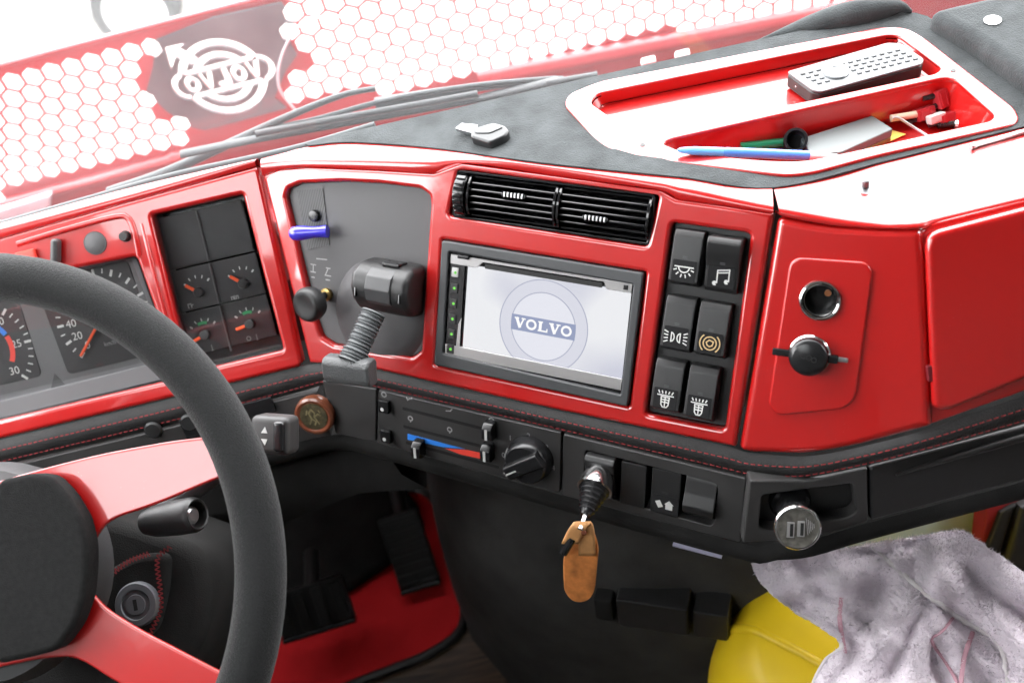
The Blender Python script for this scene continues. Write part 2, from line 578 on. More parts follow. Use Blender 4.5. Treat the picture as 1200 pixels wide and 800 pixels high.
# windscreen
wf = Frame((0, .245, 0), 0, -4)
wind = thing('windscreen', 'dusty windscreen glass behind the dashboard', 'windscreen', (.17, .24, .0))
plate('pane', wf, rect(-1.0, 1.33, -.06, .93), -.002, .002, 0, GLASS, wind)
RUB = pbr('windscreen_rubber', (.05, .055, .058), .6)
tube('rubber_seal', spline([hit(-40, 276, (0, 0, .072), Vector((0, 0, 1))), hit(100, 236, (0, 0, .074), Vector((0, 0, 1))), hit(200, 208, (0, 0, .076), Vector((0, 0, 1))), hit(300, 186, (0, 0, .080), Vector((0, 0, 1))), hit(363, 171, (0, 0, .084), Vector((0, 0, 1))), hit(440, 148, (0, 0, .087), Vector((0, 0, 1)))], 40), .0045, RUB, wind)

# raised front grille lid seen from behind through the windscreen
lid = thing('front_grille_lid', 'raised red grille lid with hexagonal mesh and mirrored emblem beyond windscreen', 'grille lid', (0, .6, -.6))
WF = Frame((0, .60, 0), 0, 0)
pitch = .0262
def in_poly(p, poly):
    r = False
    for i in range(len(poly)):
        (x0, y0), (x1, y1) = poly[i - 1], poly[i]
        if (y0 > p[1]) != (y1 > p[1]) and p[0] < (x1 - x0) * (p[1] - y0) / (y1 - y0) + x0:
            r = not r
    return r
left_zone = WF.poly([(-40, 92), (0, 85), (60, 70), (128, 52), (150, 55), (160, 40), (180, 40), (178, 62), (176, 75), (168, 105), (190, 130), (222, 148), (222, 166), (150, 188), (60, 214), (-10, 232), (-90, 250)])
right_zone = WF.poly([(300, -40), (345, 20), (330, 28), (362, 62), (350, 80), (335, 112), (350, 122), (420, 108), (480, 98), (600, 75), (760, 44), (905, 18), (985, -6), (1060, -40), (1060, -140), (300, -140)])
o0 = WF.P(15.5, 95)
holes = []
hr = pitch * .5774 * .86
for j in range(-18, 22):
    for i in range(-30, 75):
        a = o0[0] + (i + .5 * (j % 2)) * pitch
        b = o0[1] - j * pitch * .866
        if in_poly((a, b), left_zone) or in_poly((a, b), right_zone):
            holes.append([(a + hr * math.cos(math.radians(60 * k + 30)), b + hr * math.sin(math.radians(60 * k + 30))) for k in range(6)])
outer = WF.poly([(-120, 108), (0, 75), (103, 49), (330, -8), (400, -30)])
outer = outer[:-1] + [(outer[-1][0], outer[-1][1]), (.95, .10), (.95, -.46), (-1.0, -.46), (-1.0, outer[0][1])]
from mathutils.geometry import delaunay_2d_cdt
def cdt_plate(name, fr, outer, cuts, c0, c1, mat, parent, isl=()):
    vs, es = [], []
    for pl in [outer] + cuts + list(isl):
        b = len(vs)
        vs += [Vector((p[0], p[1])) for p in pl]
        es += [(b + i, b + (i + 1) % len(pl)) for i in range(len(pl))]
    V, E, F_, *_ = delaunay_2d_cdt(vs, es, [], 0, 1e-6)
    bbs = [(min(p[0] for p in q), max(p[0] for p in q), min(p[1] for p in q), max(p[1] for p in q), q) for q in cuts]
    keep = []
    for f in F_:
        c = sum((V[k] for k in f), Vector((0, 0))) / len(f)
        if not in_poly(c, outer): continue
        k = 0
        for x0, x1, y0, y1, q in bbs:
            if x0 < c.x < x1 and y0 < c.y < y1 and in_poly(c, q): k += 1
        if k == 0 or any(in_poly(c, q) for q in isl): keep.append(list(f))
    o = mesh(name, [fr.W(v.x, v.y, c1) for v in V], keep, mat, parent)
    bm = bmesh.new(); bm.from_mesh(o.data)
    bmesh.ops.delete(bm, geom=[v for v in bm.verts if not v.link_faces], context='VERTS')
    bmesh.ops.recalc_face_normals(bm, faces=bm.faces[:])
    bm.to_mesh(o.data); bm.free()
    md = o.modifiers.new('solid', 'SOLIDIFY'); md.thickness = c1 - c0; md.offset = 0
    return o
def ring_hole(cx, cy, r0, r1, d0, d1, n=24):
    return arc(cx, cy, r1, d0, d1, n) + arc(cx, cy, r0, d1, d0, n)
# emblem cut-outs (mirrored writing): two ring arcs above and below the name bar, the bar's rim, the letters, the arrow
ec = WF.P(262, 88)
ES = 1.13
eu, ew = .047, .0068
cut = []
for d0, d1 in ((24, 156), (204, 336)):
    cut.append(ring_hole(ec[0], ec[1], .0405 * ES, .0490 * ES, d0 - 4, d1 + 4))
    cut.append(ring_hole(ec[0], ec[1], .0255 * ES, .0335 * ES, d0 + 10, d1 - 10))
def pill(hw, hh, n=10):
    return arc(ec[0] + hw - hh, ec[1], hh, -90, 90, n) + arc(ec[0] - hw + hh, ec[1], hh, 90, 270, n)
def pill_part(hw, hh, wd, side):
    n = 14
    if side == 'r':
        return arc(ec[0] + hw - hh, ec[1], hh, -80, 80, n) + arc(ec[0] + hw - hh, ec[1], hh - wd, 80, -80, n)
    if side == 'l':
        return arc(ec[0] - hw + hh, ec[1], hh, 100, 260, n) + arc(ec[0] - hw + hh, ec[1], hh - wd, 260, 100, n)
    s_ = 1 if side == 't' else -1
    x = hw - hh - .001
    return [(ec[0] - x, ec[1] + s_ * hh), (ec[0] + x, ec[1] + s_ * hh), (ec[0] + x, ec[1] + s_ * (hh - wd)), (ec[0] - x, ec[1] + s_ * (hh - wd))]
for sd in 'rltb':
    cut.append(pill_part(.0600 * ES, .0185 * ES, .0062 * ES, sd))
islands = []
def mirrored_letters(cx, cy, h, w_, gap):
    out = []
    x = cx + 2.5 * w_ + 2 * gap
    for ch in 'VOLVO':
        x0, x1 = x - w_, x                     # mirrored: first letter at the right
        m = lambda u_: x1 - u_ * w_
        y0, y1 = cy - h / 2, cy + h / 2
        if ch == 'V':
            out.append([(m(0), y1), (m(.34), y1), (m(.52), cy - h * .12), (m(.70), y1), (m(1), y1), (m(.66), y0), (m(.38), y0)])
        elif ch == 'L':
            out.append([(m(.08), y1), (m(.46), y1), (m(.46), y0 + h * .3), (m(.98), y0 + h * .3), (m(.98), y0), (m(.08), y0)])
        else:
            out.append(circ((x0 + x1) / 2, cy, w_ * .5, 22, h / 2)); islands.append(circ((x0 + x1) / 2, cy, w_ * .2, 16, h * .22))
        x -= w_ + gap
    return out
cut += mirrored_letters(ec[0], ec[1], .0225 * ES, .0176 * ES, .0008)
ar = [WF.P(*p) for p in ((226, 74), (233, 66), (211, 53.5), (219, 47.5), (193.5, 53), (201, 80.5), (206, 64))]
cut.append(ar)
cdt_plate('mesh_panel', WF, outer, holes + cut, -.004, 0, RED_OUT, lid, islands)
# the backing round the emblem and the frame ribs of the lid
GREYED = pbr('lid_backing_plastic', (.10, .11, .115), .5, vary=.3, vscale=14)
back = WF.poly([(182, 45), (250, 18), (330, 0), (345, 25), (330, 30), (348, 62), (335, 80), (322, 112), (336, 124), (292, 136), (240, 150), (222, 146), (195, 127), (172, 105), (180, 75)])
cdt_plate('emblem_backing', WF, back, cut + [h for h in holes if any(in_poly(p, back) for p in h)], .003, .005, GREYED, lid, islands)
for p0, p1, r in (((-60, 256), (240, 176), .008), ((200, 184), (700, 88), .007), ((560, 92), (1010, 5), .012)):
    tube('frame_rib', spline([WF.PW(*p0, .004), WF.PW((p0[0] + p1[0]) / 2, (p0[1] + p1[1]) / 2, .006), WF.PW(*p1, .004)], 20), r, RED_OUT, lid)
tube('edge_fold', spline([WF.PW(-80, 97, .0), WF.PW(103, 50, .0), WF.PW(215, 21, .0), WF.PW(330, -8, 0)], 20), .004, RED_OUT, lid)
CABLE = pbr('pale_cable', (.55, .58, .60), .5)
cb = tag(tube('washer_hose', spline([WF.PW(398, 20, .03), WF.PW(360, 24, .03), WF.PW(338, 48, .03), WF.PW(327, 78, .03), WF.PW(328, 105, .03), WF.PW(345, 128, .03)], 30), .0016, CABLE), 'thin pale hose curving beside the mirrored emblem', 'hose')

# cowl and lower red body between the lid and the glass
cowl = thing('front_cowl', 'red body cowl below the windscreen with a light crease', 'cowl', (0, .4, -.3))
loft('cowl_sheet', [[Vector((x, y, z)) for x in (-1.0, -.4, .2, .95)] for y, z in ((.255, -.035), (.30, -.075), (.36, -.10), (.44, -.155), (.60, -.30))], RED_OUT, cowl, thick=.002)
CW = Frame((0, .30, -.075), 0, 55)
plate('washer_block', WF, WF.poly([(-30, 254), (0, 246), (60, 228), (58, 246), (0, 262), (-30, 270)], .03), .02, .03, .003, pbr('pale_blue_plastic', (.45, .55, .58), .4), cowl)
for px in ((760, 70), (800, 62)):
    p = CW.P(*px, .008)
    box('clip', CW, p[0] - .008, p[0] + .008, p[1] - .004, p[1] + .004, -.002, .008, .002, WHITE, cowl)

# wipers
WIPER = pbr('wiper_rubber', (.02, .022, .024), .55, bump=.1, bscale=300)
WPF = Frame((0, .285, 0), 0, 0)
def wiper(label, blade, arm, arm2):
    t = thing('windscreen_wiper', label, 'wiper', WPF.PW(*blade[0]), 'windscreen wipers')
    tube('rubber_blade', [WPF.PW(*p, .006) for p in blade], .0056, WIPER, t, flat=.6)
    tube('blade_spine', [WPF.PW(p[0], p[1] - 6, .010) for p in blade[1:-1]], .0034, WIPER, t)
    tube('arm', spline([WPF.PW(*p, -.004) for p in arm], 24), [.0062 - .0035 * i / 23 for i in range(24)], WIPER, t)
    tube('bracket', spline([WPF.PW(*p, -.001) for p in arm2], 16), .0028, WIPER, t)
    return t
wiper('long grey wiper lying along the lower windscreen left of the suede pad', [(212, 181), (300, 163), (430, 139), (560, 116), (655, 94)], [(128, 226), (200, 200), (330, 140), (400, 112), (440, 104)], [(310, 152), (370, 140), (460, 116), (560, 100), (652, 92)])
wiper('second wiper tucked behind the suede pad near the tray', [(560, 118), (640, 104), (700, 94), (760, 84)], [(440, 122), (520, 108), (600, 98), (660, 92)], [(600, 104), (650, 97), (700, 90)])

# parked vehicle's wheel outside
TYRE = pbr('tyre_rubber', (.03, .03, .03), .8)
WALLW = pbr('white_van_paint', (.8, .8, .8), .4)
pv = thing('parked_vehicle', 'white parked vehicle with a steel wheel beyond the grille lid', 'vehicle', (-1.9, 4.6, -1.8))
hc = hit(160, 8, (0, 4.3, 0), Vector((0, 1, 0)))
VF = Frame(hc, 0, 0)
wh = lathe('tyre', VF, [(.15, .07), (.15, -.1), (.20, -.1), (.22, -.07), (.22, .05), (.21, .075), (.15, .0701)], TYRE, pv, 48, cap=False)
lathe('rim', VF, [(.06, -.05), (.145, -.02), (.15, .06), (.14, .05), (.115, .02), (.07, .03), (.035, .05), (.001, .05)], pbr('white_steel_rim', (.7, .7, .7), .4), pv, 40)
for k in range(8):
    t = math.radians(45 * k + 10)
    q = VF.sub(.092 * math.cos(t), .092 * math.sin(t), .026)
    lathe('rim_hole', q, [(.012, 0), (.012, .004), (.001, .004)], TYRE, pv, 12)
body = [(-1.6, -.18), (-.32, -.18), (-.31, 0)] + arc(0, 0, .30, 175, 5, 14) + [(.32, -.18), (1.8, -.18), (1.8, 1.2), (-1.6, 1.2)]
plate('body_side', VF, body, -.25, -.10, .01, WALLW, pv)

# ================================================================== the dashboard
dash = thing('dashboard', 'glossy red truck dashboard with grey suede top and black lower control strip', 'dashboard', (0, 0, ZF))

# ---- centre face
niche_px = [(334, 231), (337, 221), (351, 215), (400, 213), (445, 215), (492, 221), (503, 229), (504, 240), (498, 330), (493, 411), (482, 419), (445, 413), (390, 404), (376, 395), (368, 372), (350, 300)]
vent_px = [(537, 199), (772, 229), (758, 289), (525, 253)]
head_px = [(518.2, 280.5), (756.3, 319), (737, 476.6), (509, 427.5)]
bank_px = [(787, 261), (879.5, 273.5), (848.7, 503.6), (756, 485.5)]
face_top = [(308, 206), (326, 199), (360, 196), (440, 199), (508, 203), (541, 191), (660, 207), (774, 223), (792, 233), (850, 241), (906, 250)]
centre_px = face_top + [(861, 524), (650, 480), (443, 434), (362, 425)]
niche = rnd(C.poly(niche_px), .002, 2)
vent_h = rnd(C.poly(vent_px), .004)
head_h = C.poly(head_px)
bank_h = rnd(C.poly(bank_px), .004)
fc = plate('centre_fascia', C, [C.poly(centre_px), niche, vent_h, rnd(head_h, .002), bank_h], -.014, 0, .0035, RED, dash, res=4)
# raised red rims round the openings
def rim(name, fr, poly, w0, h, parent, mat=RED):
    n = len(poly)
    pts = [fr.W(p[0], p[1], 0) for p in poly]
    return tube(name, resample(pts + [pts[0]], max(60, n * 3))[:-1], w0, mat, parent, 10, closed=True, up=fr.n, flat=h)

# ---- instrument face
win_px = [(-90, 354), (0, 332), (156, 301), (160, 303), (208, 440), (205, 444), (0, 492), (-90, 514)]
gwin_px = [(177, 252), (284, 227.5), (331.5, 410), (221, 436.5)]
inst_top = [(-100, 305), (0, 279), (150, 236), (300, 195)]
inst_px = inst_top + [(304, 200), (354, 424), (350, 430), (180, 471), (0, 514), (-100, 540)]
plate('instrument_fascia', K, [K.poly(inst_px), rnd(K.poly(win_px), .004), rnd(K.poly(gwin_px), .003)], -.016, 0, .004, RED, dash, res=4)

# ---- passenger faces
sock_px = [(911, 253), (965, 264), (1040, 268), (1080, 268), (1084, 300), (1092, 500), (1000, 524), (945, 533), (878, 531), (865.5, 527)]
plate('socket_fascia', S, [rnd(S.poly(sock_px), [.006, .01, .01, .004, .003, .003, .01, .012, .012, .004]), circ(*S.P(961, 352, .003), .0190, 32)], -.016, 0, .006, RED, dash, res=5)
glove_px = [(1082, 272), (1096, 262), (1200, 236), (1330, 206), (1330, 420), (1200, 462), (1092, 500)]
door_px = [(1086, 290), (1089, 276), (1100, 270), (1200, 244), (1320, 216), (1320, 406), (1200, 444), (1108, 482), (1094, 478)]
plate('glovebox_frame', G, [G.poly(glove_px)], -.016, -.005, .002, RED, dash)
plate('glovebox_door', G, rnd(G.poly(door_px, .004), .006), -.004, .005, .004, RED, dash, res=4)
p = G.P(1090, 435, -.004)
box('hinge_pin', G, p[0] - .004, p[0] + .001, p[1] - .006, p[1] + .006, -.004, .003, .001, pbr('dark_red_plastic', (.15, .01, .015), .5), dash)

# ---- lips that roll from the faces to the top
def lip(name, face, top, vdir, n=40, seg=7, rad=.007):
    f, t = spline(face, n), spline(top, n)
    cols = []
    for a, b in zip(f, t):
        k = max(.003, (b.z + .001 - a.z) / max(vdir.z, .2))
        c = a + vdir * (k * .35) + Vector((0, 0, (b.z + .001 - a.z) * .65 if b.z > a.z else .002))
        d0, d1 = a - c, b - c
        r0, r1 = min(rad, d0.length * .9), min(rad, d1.length * .6)
        p0, p1 = c + d0.normalized() * r0, c + d1.normalized() * r1
        col = [a + Vector((0, .012, -.006)), a]
        for j in range(seg + 1):
            s = j / seg
            col.append(p0 * (1 - s) ** 2 + c * 2 * s * (1 - s) + p1 * s * s)
        col += [p1.lerp(b, .5), b, b + Vector((0, .002, -.012))]
        cols.append(col)
    return loft(name, [list(r) for r in zip(*cols)], RED, dash, smooth=45)
def atz(px, py, z):
    return hit(px, py, (0, 0, z), Vector((0, 0, 1)))
c_face = [C.PW(x, y, -.0005) for x, y in face_top]
c_top = [(306, 186, .0825), (330, 180, .0845), (363, 172, .0875), (410, 168, .091), (501, 174, .0975), (560, 182, .102), (603, 188, .1035), (687, 198, .1025), (798, 209, .100), (850, 215, .097), (905, 221, .0945)]
lip('centre_lip', c_face, [atz(*q) for q in c_top], C.v)
k_face = [K.PW(x, y, -.0005) for x, y in inst_top]
k_top = [(-100, 287, .0785), (0, 262, .0785), (150, 221, .0805), (302, 186, .0840)]
lip('instrument_lip', k_face, [atz(*q) for q in k_top], K.v)
s_face = [S.PW(x, y, -.0005) for x, y in ((913, 252), (940, 258), (985, 265), (1040, 268), (1080, 268))] + [G.PW(x, y, -.006) for x, y in ((1096, 263), (1200, 237), (1330, 207))]
s_top = [(907, 221.5, .094), (935, 215, .0925), (985, 203, .090), (1035, 191, .089), (1075, 181, .0875), (1095, 176, .087), (1200, 150, .084), (1330, 118, .080)]
lip('passenger_lip', s_face, [atz(*q) for q in s_top], S.v)

# ---- suede top
fr_px = [(363, 172, .0875), (410, 168, .091), (501, 174, .0975), (603, 188, .1035), (687, 198, .1025), (798, 209, .100), (905, 221.5, .0938), (1035, 191, .089), (1095, 176, .087), (1200, 150, .084), (1330, 118, .080)]
re_px = [(358, 170, .087), (395, 160, .089), (460, 145, .094), (545, 126, .098), (640, 104, .0985), (760, 77, .096), (900, 46, .091), (1062, 16, .086), (1120, 50, .0845), (1200, 104, .0828), (1330, 112, .080)]
fr3, re3 = spline([atz(*q) for q in fr_px], 70), spline([atz(*q) for q in re_px], 70)
tray_px = [(661, 122), (666, 110), (702, 95), (1036, 31), (1062, 32), (1085, 45), (1190, 127), (1195, 140), (1186, 147), (1025, 183), (955, 202), (925, 206), (895, 203), (740, 184), (712, 175), (695, 160)]
tray_p = [tuple(T.PW(x, y, .005).xy) for x, y in tray_px]
_tc = Vector((sum(p[0] for p in tray_p) / 16, sum(p[1] for p in tray_p) / 16))
su_out = [(p.x, p.y) for p in fr3] + [(p.x, p.y) for p in reversed(re3)]
su = cdt_plate('suede_top', Frame((0, 0, 0), u=(1, 0, 0), v=(0, 1, 0)), su_out, [[((p[0] - _tc.x) * .97 + _tc.x, (p[1] - _tc.y) * .95 + _tc.y) for p in tray_p]], -.003, 0, SUEDE, dash)
def top_z(x, y):
    def at(c):
        for a, b in zip(c, c[1:]):
            if a.x <= x <= b.x: return a.lerp(b, (x - a.x) / max(b.x - a.x, 1e-6))
        return c[0] if x < c[0].x else c[-1]
    f, r = at(fr3), at(re3)
    t = min(1, max(0, (y - f.y) / max(r.y - f.y, 1e-6)))
    return f.z * (1 - t) + r.z * t
for v in su.data.vertices:
    v.co.z = top_z(v.co.x, v.co.y)
loft('suede_rear_edge', [[p + Vector((0, -.001, .0005)) for p in re3], [p + Vector((0, .004, -.002)) for p in re3], [p + Vector((0, .007, -.008)) for p in re3], [p + Vector((0, .008, -.04)) for p in re3]], SUEDE, dash, smooth=70)
# raised pad at the passenger corner and the dark roll behind the tray
PADX = Frame((0, 0, .088), u=(1, 0, 0), v=(0, 1, 0))
pad = plate('corner_pad', PADX, rnd(PADX.poly([(1080, 14), (1240, -22), (1330, -40), (1330, 120), (1236, 112), (1190, 82), (1135, 42)], .012), .02), -.02, .014, .010, SUEDE, dash, res=5)
q = PADX.sub(*PADX.P(1163, 25, .014), .0142)
lathe('pad_screw', q, [(.0068, 0), (.0068, .001), (.0045, .0016), (.0018, .0016), (.0016, .0006), (.0004, .0006)], CHROME, pad, 24)
tube('rear_roll', spline([atz(870, 56, .082), atz(930, 38, .086), atz(1000, 18, .092), atz(1050, 8, .094), atz(1068, 14, .088)], 24), [.0015 + .0115 * math.sin(math.pi * (i / 23) ** 1.4) for i in range(24)], SUEDE, dash, 16)
EXPO = 2 ** -sc.view_settings.exposure
def glow(name, col, k):
    return pbr(name, (.01, .01, .01), .15, emit=col, es=k * EXPO)

# ---- tray set into the top
shal_px = [(691, 119), (700, 109), (1040, 41), (1054, 42), (1104, 81), (1098, 88), (770, 160), (740, 156)]
deep_px = [(776, 168), (786, 163), (1106, 91), (1120, 93), (1166, 134), (1162, 141), (985, 180), (940, 189), (900, 188), (800, 178)]
t_sh = [T.P(x, y, .005) for x, y in ((691, 120), (699, 110), (1040, 41), (1054, 42), (1104, 80), (1097, 86), (760, 157), (720, 140))]
t_dp = [T.P(x, y, .005) for x, y in deep_px]
sh_r, dp_r = rnd(t_sh, .006), rnd(t_dp, [.004, .006, .012, .012, .012, .012, .02, .02, .02, .02])
plate('tray', T, [rnd([T.P(x, y, .005) for x, y in tray_px], .012), sh_r, dp_r], .0005, .005, .0016, RED, dash, res=3)
def basin(name, outline, depth, shrink, parent):
    cx = sum(p[0] for p in outline) / len(outline); cy = sum(p[1] for p in outline) / len(outline)
    rows = []
    for k, s in ((0, 1.012), (.25, .995), (.8, 1 - shrink), (.95, 1 - shrink * 1.25), (1, 1 - shrink * 1.9)):
        row = [T.W(cx + (p[0] - cx) * s, cy + (p[1] - cy) * s - (0 if k < .5 else 0), .0045 - depth * k) for p in outline]
        rows.append(row + [row[0]])
    o = loft(name, rows, RED, parent, smooth=50)
    bm = bmesh.new(); bm.from_mesh(o.data)
    n = len(outline) + 1
    bm.verts.ensure_lookup_table()
    bm.faces.new([bm.verts[4 * n + i] for i in range(n - 1)])
    bmesh.ops.recalc_face_normals(bm, faces=bm.faces[:])
    for f_ in bm.faces:
        if f_.normal.z < -.3: f_.normal_flip()
    bm.to_mesh(o.data); bm.free()
    return o
basin('shallow_recess', sh_r, .012, .02, dash)
basin('deep_recess', dp_r, .034, .045, dash)
for px in ((753, 170), (1117, 83)):
    q = T.sub(*T.P(*px, .005), .0051)
    lathe('screw_hole', q, [(.0022, 0), (.0022, .0003), (.0005, .0003)], PLAS, dash, 14)
q = Frame(atz(1014, 221, .0885), u=(1, 0, 0), v=(0, 1, 0))
st = lathe('stud', q, [(.0085, 0), (.0085, .0012), (.0035, .0022), (.0028, .0022), (.0028, .008), (.0018, .0088), (.0004, .0088)], pbr('dull_zinc', (.22, .22, .23), .4, metal=.8), dash, 24)

# ---- backing behind the openings
for fr, px, c in ((C, vent_px, -.04), (C, bank_px, -.016), (C, head_px, -.03), (K, gwin_px, -.03), (K, win_px, -.03)):
    plate('opening_backing', fr, fr.poly(px), c - .002, c, 0, PLAS_S, dash)
    n = len(px); pp = fr.poly(px)
    loft('opening_wall', [[fr.W(*p, c) for p in pp + pp[:1]], [fr.W(*p, -.006) for p in pp + pp[:1]]], PLAS if fr is C else DARKGREY, dash, smooth=None)

# ---- niche plate with hatched patch, button, marks
nich = plate('control_plate', C, rnd(C.poly(niche_px), .002, 2), -.012, -.006, .001, GREY, dash)
def hatch_mat():
    m, nt, p = new_mat('hatched_plastic')
    L = nt.links
    tc = nd(nt, 'ShaderNodeTexCoord'); mp = nd(nt, 'ShaderNodeMapping'); wv = nd(nt, 'ShaderNodeTexWave')
    mp.inputs['Rotation'].default_value = (0, 0, .9)
    wv.inputs['Scale'].default_value = 130; wv.inputs['Distortion'].default_value = .4
    cr = nd(nt, 'ShaderNodeValToRGB')
    cr.color_ramp.elements[0].color = (.015, .015, .016, 1); cr.color_ramp.elements[1].color = (.07, .07, .072, 1)
    L.new(tc.outputs['Object'], mp.inputs[0]); L.new(mp.outputs[0], wv.inputs['Vector']); L.new(wv.outputs['Fac'], cr.inputs[0]); L.new(cr.outputs[0], p.inputs['Base Color'])
    p.inputs['Roughness'].default_value = .5
    return m
plate('hatched_strip', C, C.poly([(348, 223), (378, 221), (386, 287), (360, 293)], -.005), -.0058, -.0052, 0, hatch_mat(), nich)
q = C.sub(*C.P(368, 253, -.003), -.0052)
lathe('small_button', q, [(.0055, 0), (.0055, .003), (.0048, .0042), (.003, .0046), (.0005, .0046)], PLAS_S, nich, 24)
mk = C.sub(*C.P(376, 318, -.005), -.0058)
strokes('lever_marks', mk, [[(-.006, .011), (.006, .0118)], [(-.012, .005), (-.006, .005)], [(-.009, .005), (-.009, -.002)], [(-.012, -.002), (-.006, -.002)], [(-.011, -.007), (-.007, -.007)], [(.005, .004), (.010, .004)], [(.0075, .004), (.0045, -.003), (.011, -.003)], [(.005, -.007), (.010, -.007)]], .0011, .0001, LGREY, nich)
# dome under the lever
q = C.sub(*C.P(446, 366, -.006), -.0062)
lathe('lever_dome', q, [(.048, 0), (.045, .003), (.036, .006), (.022, .008), (.001, .009)], GREY, nich, 40, 60, 1.05)

# ---- air vent
vp = C.poly(vent_px)
va0, va1 = (vp[0][0] + vp[3][0]) / 2, (vp[1][0] + vp[2][0]) / 2
vb0, vb1 = (vp[2][1] + vp[3][1]) / 2, (vp[0][1] + vp[1][1]) / 2
print('vent', va1 - va0, vb1 - vb0)
vm = C.P(651, 241)[0]
vc, vh = (vb0 + vb1) / 2, (vb1 - vb0) / 2 - .0015
vent = plate('air_vent', C, [rect(va0, va1, vb0, vb1, .003), rect(va0 + .003, va1 - .003, vb0 + .002, vb1 - .002, .002)], -.03, -.001, .0006, PLAS_G, dash)
def vprof(t):                                     # front of the barrel, t from -1 to 1
    return -.012 + .0155 * math.sqrt(max(0, 1 - (t * .93) ** 2))
for a0, a1, sh, nsl in ((va0 + .0165, vm - .001, .0, 7), (vm + .0045, va1 - .0045, -.12, 7)):
    for k in range(nsl):
        t = -.86 + 1.72 * k / (nsl - 1)
        b = vc + t * vh
        cf = vprof(t) - .001
        prism('slat', C, a0, a1, [(b - .0009, cf), (b + .0009, cf + .0002), (b + .0014 + .004, cf - .016), (b - .0006 + .004, cf - .016)], .0004, PLAS_G, vent, seg=1)
    for aa in (a0 - .0022, a1):
        pr = [(vc + t * vh, vprof(t) + .0016) for t in [-.97 + 1.94 * i / 14 for i in range(15)]]
        prism('barrel_cheek', C, aa, aa + .0022, pr + [(vc + vh * .9, -.028), (vc - vh * .9, -.028)], .0003, PLAS_G, vent, seg=1)
    for t_ in (-.45, .0, .45):
        aa = a0 + (a1 - a0) * (.5 + t_ * .9)
        box('vertical_vane', C, aa - .0004, aa + .0004, vb0 + .004, vb1 - .004, -.026, -.012, 0, PLAS_S, vent)
for (tx, ty) in ((602, 229), (698, 256)):
    ta, tb = C.P(tx, ty, .003)
    tt = (tb - vc) / vh
    tab = box('direction_tab', C, ta - .011, ta + .011, tb - .0016, tb + .0016, vprof(tt) - .004, vprof(tt) + .0012, .0006, PLAS_S, vent)
    for k in range(6):
        box('tab_ridge', C, ta - .0085 + k * .0032, ta - .0070 + k * .0032, tb - .0020, tb + .0022, vprof(tt), vprof(tt) + .0022, .0003, STEEL, vent)
# thumb wheel at the left
TWF = Frame(C.W(va0 + .0025, vc, -.012), u=C.v, v=C.n)
tw = lathe('thumb_wheel', TWF, [(.010, 0), (.0185, .0), (.0190, .0008), (.0190, .0092), (.0185, .010), (.010, .010)], PLAS_S, vent, 40)
for k in range(13):
    t = math.radians(-6 + 16 * k)
    q = Frame(TWF.W(.0190 * math.cos(t), .0190 * math.sin(t), .005), u=C.u, v=C.v * math.cos(t + math.pi / 2) + C.n * math.sin(t + math.pi / 2))
    box('wheel_rib', q, -.0042, .0042, -.0018, .0018, -.0016, .0010, .0006, PLAS_G, vent)

# ---- media player
mp_ = thing('media_player', 'widescreen media player lit white with round emblem, centre of red dashboard', 'media player', C.W(0, -.057, 0))
inner_px = [(527.5, 294.5), (743, 333), (728, 461.5), (520.5, 413)]
hp = C.poly(head_px)
hp = [(p[0] * .994, p[1] * .992) for p in hp]
inn_p = C.poly(inner_px)
plate('surround', C, [rnd(hp, .003), rnd(inn_p, .0015)], -.012, .0025, .0016, FRAME_G, mp_, res=3)
face = plate('face_plate', C, rnd([(p[0] * 1.003, p[1] * 1.003) for p in inn_p], .0012), -.012, -.001, .0004, PLAS_G, mp_)
ia0, ia1 = (inn_p[0][0] + inn_p[3][0]) / 2, (inn_p[1][0] + inn_p[2][0]) / 2
ib0, ib1 = (inn_p[2][1] + inn_p[3][1]) / 2, (inn_p[0][1] + inn_p[1][1]) / 2
plate('lower_strip', C, rect(ia0 + .001, ia1 - .001, ib0 + .0008, ib0 + .0105), -.0012, .0005, .0004, SILVER, mp_)
plate('upper_strip', C, [(ia0 + .001, ib1 - .001), (ia1 - .001, ib1 - .001), (ia1 - .001, ib1 - .009), (ia1 - .022, ib1 - .009), (ia1 - .025, ib1 - .0035), (ia0 + .032, ib1 - .0035), (ia0 + .026, ib1 - .009), (ia0 + .001, ib1 - .009)], -.0012, .0005, .0004, SILVER, mp_)
plate('disc_slot', C, rect(ia0 + .034, ia1 - .026, ib1 - .0085, ib1 - .0045, .001), -.0006, .0002, 0, pbr('slot_black', (.003, .003, .003), .6), mp_)
box('eject_key', C, ia0 + .008, ia0 + .019, ib1 - .0032, ib1 + .0004, -.001, .0022, .0008, PLAS_S, mp_)
box('reset_key', C, ia1 - .008, ia1 - .004, ib1 - .007, ib1 - .003, -.001, .0012, .0005, PLAS_S, mp_)
scr_p = C.poly([(548, 308.5), (741, 343), (726.5, 450), (541.8, 410.8)])
sa0, sa1 = (scr_p[0][0] + scr_p[3][0]) / 2, (scr_p[1][0] + scr_p[2][0]) / 2
sb0, sb1 = (scr_p[2][1] + scr_p[3][1]) / 2, (scr_p[0][1] + scr_p[1][1]) / 2
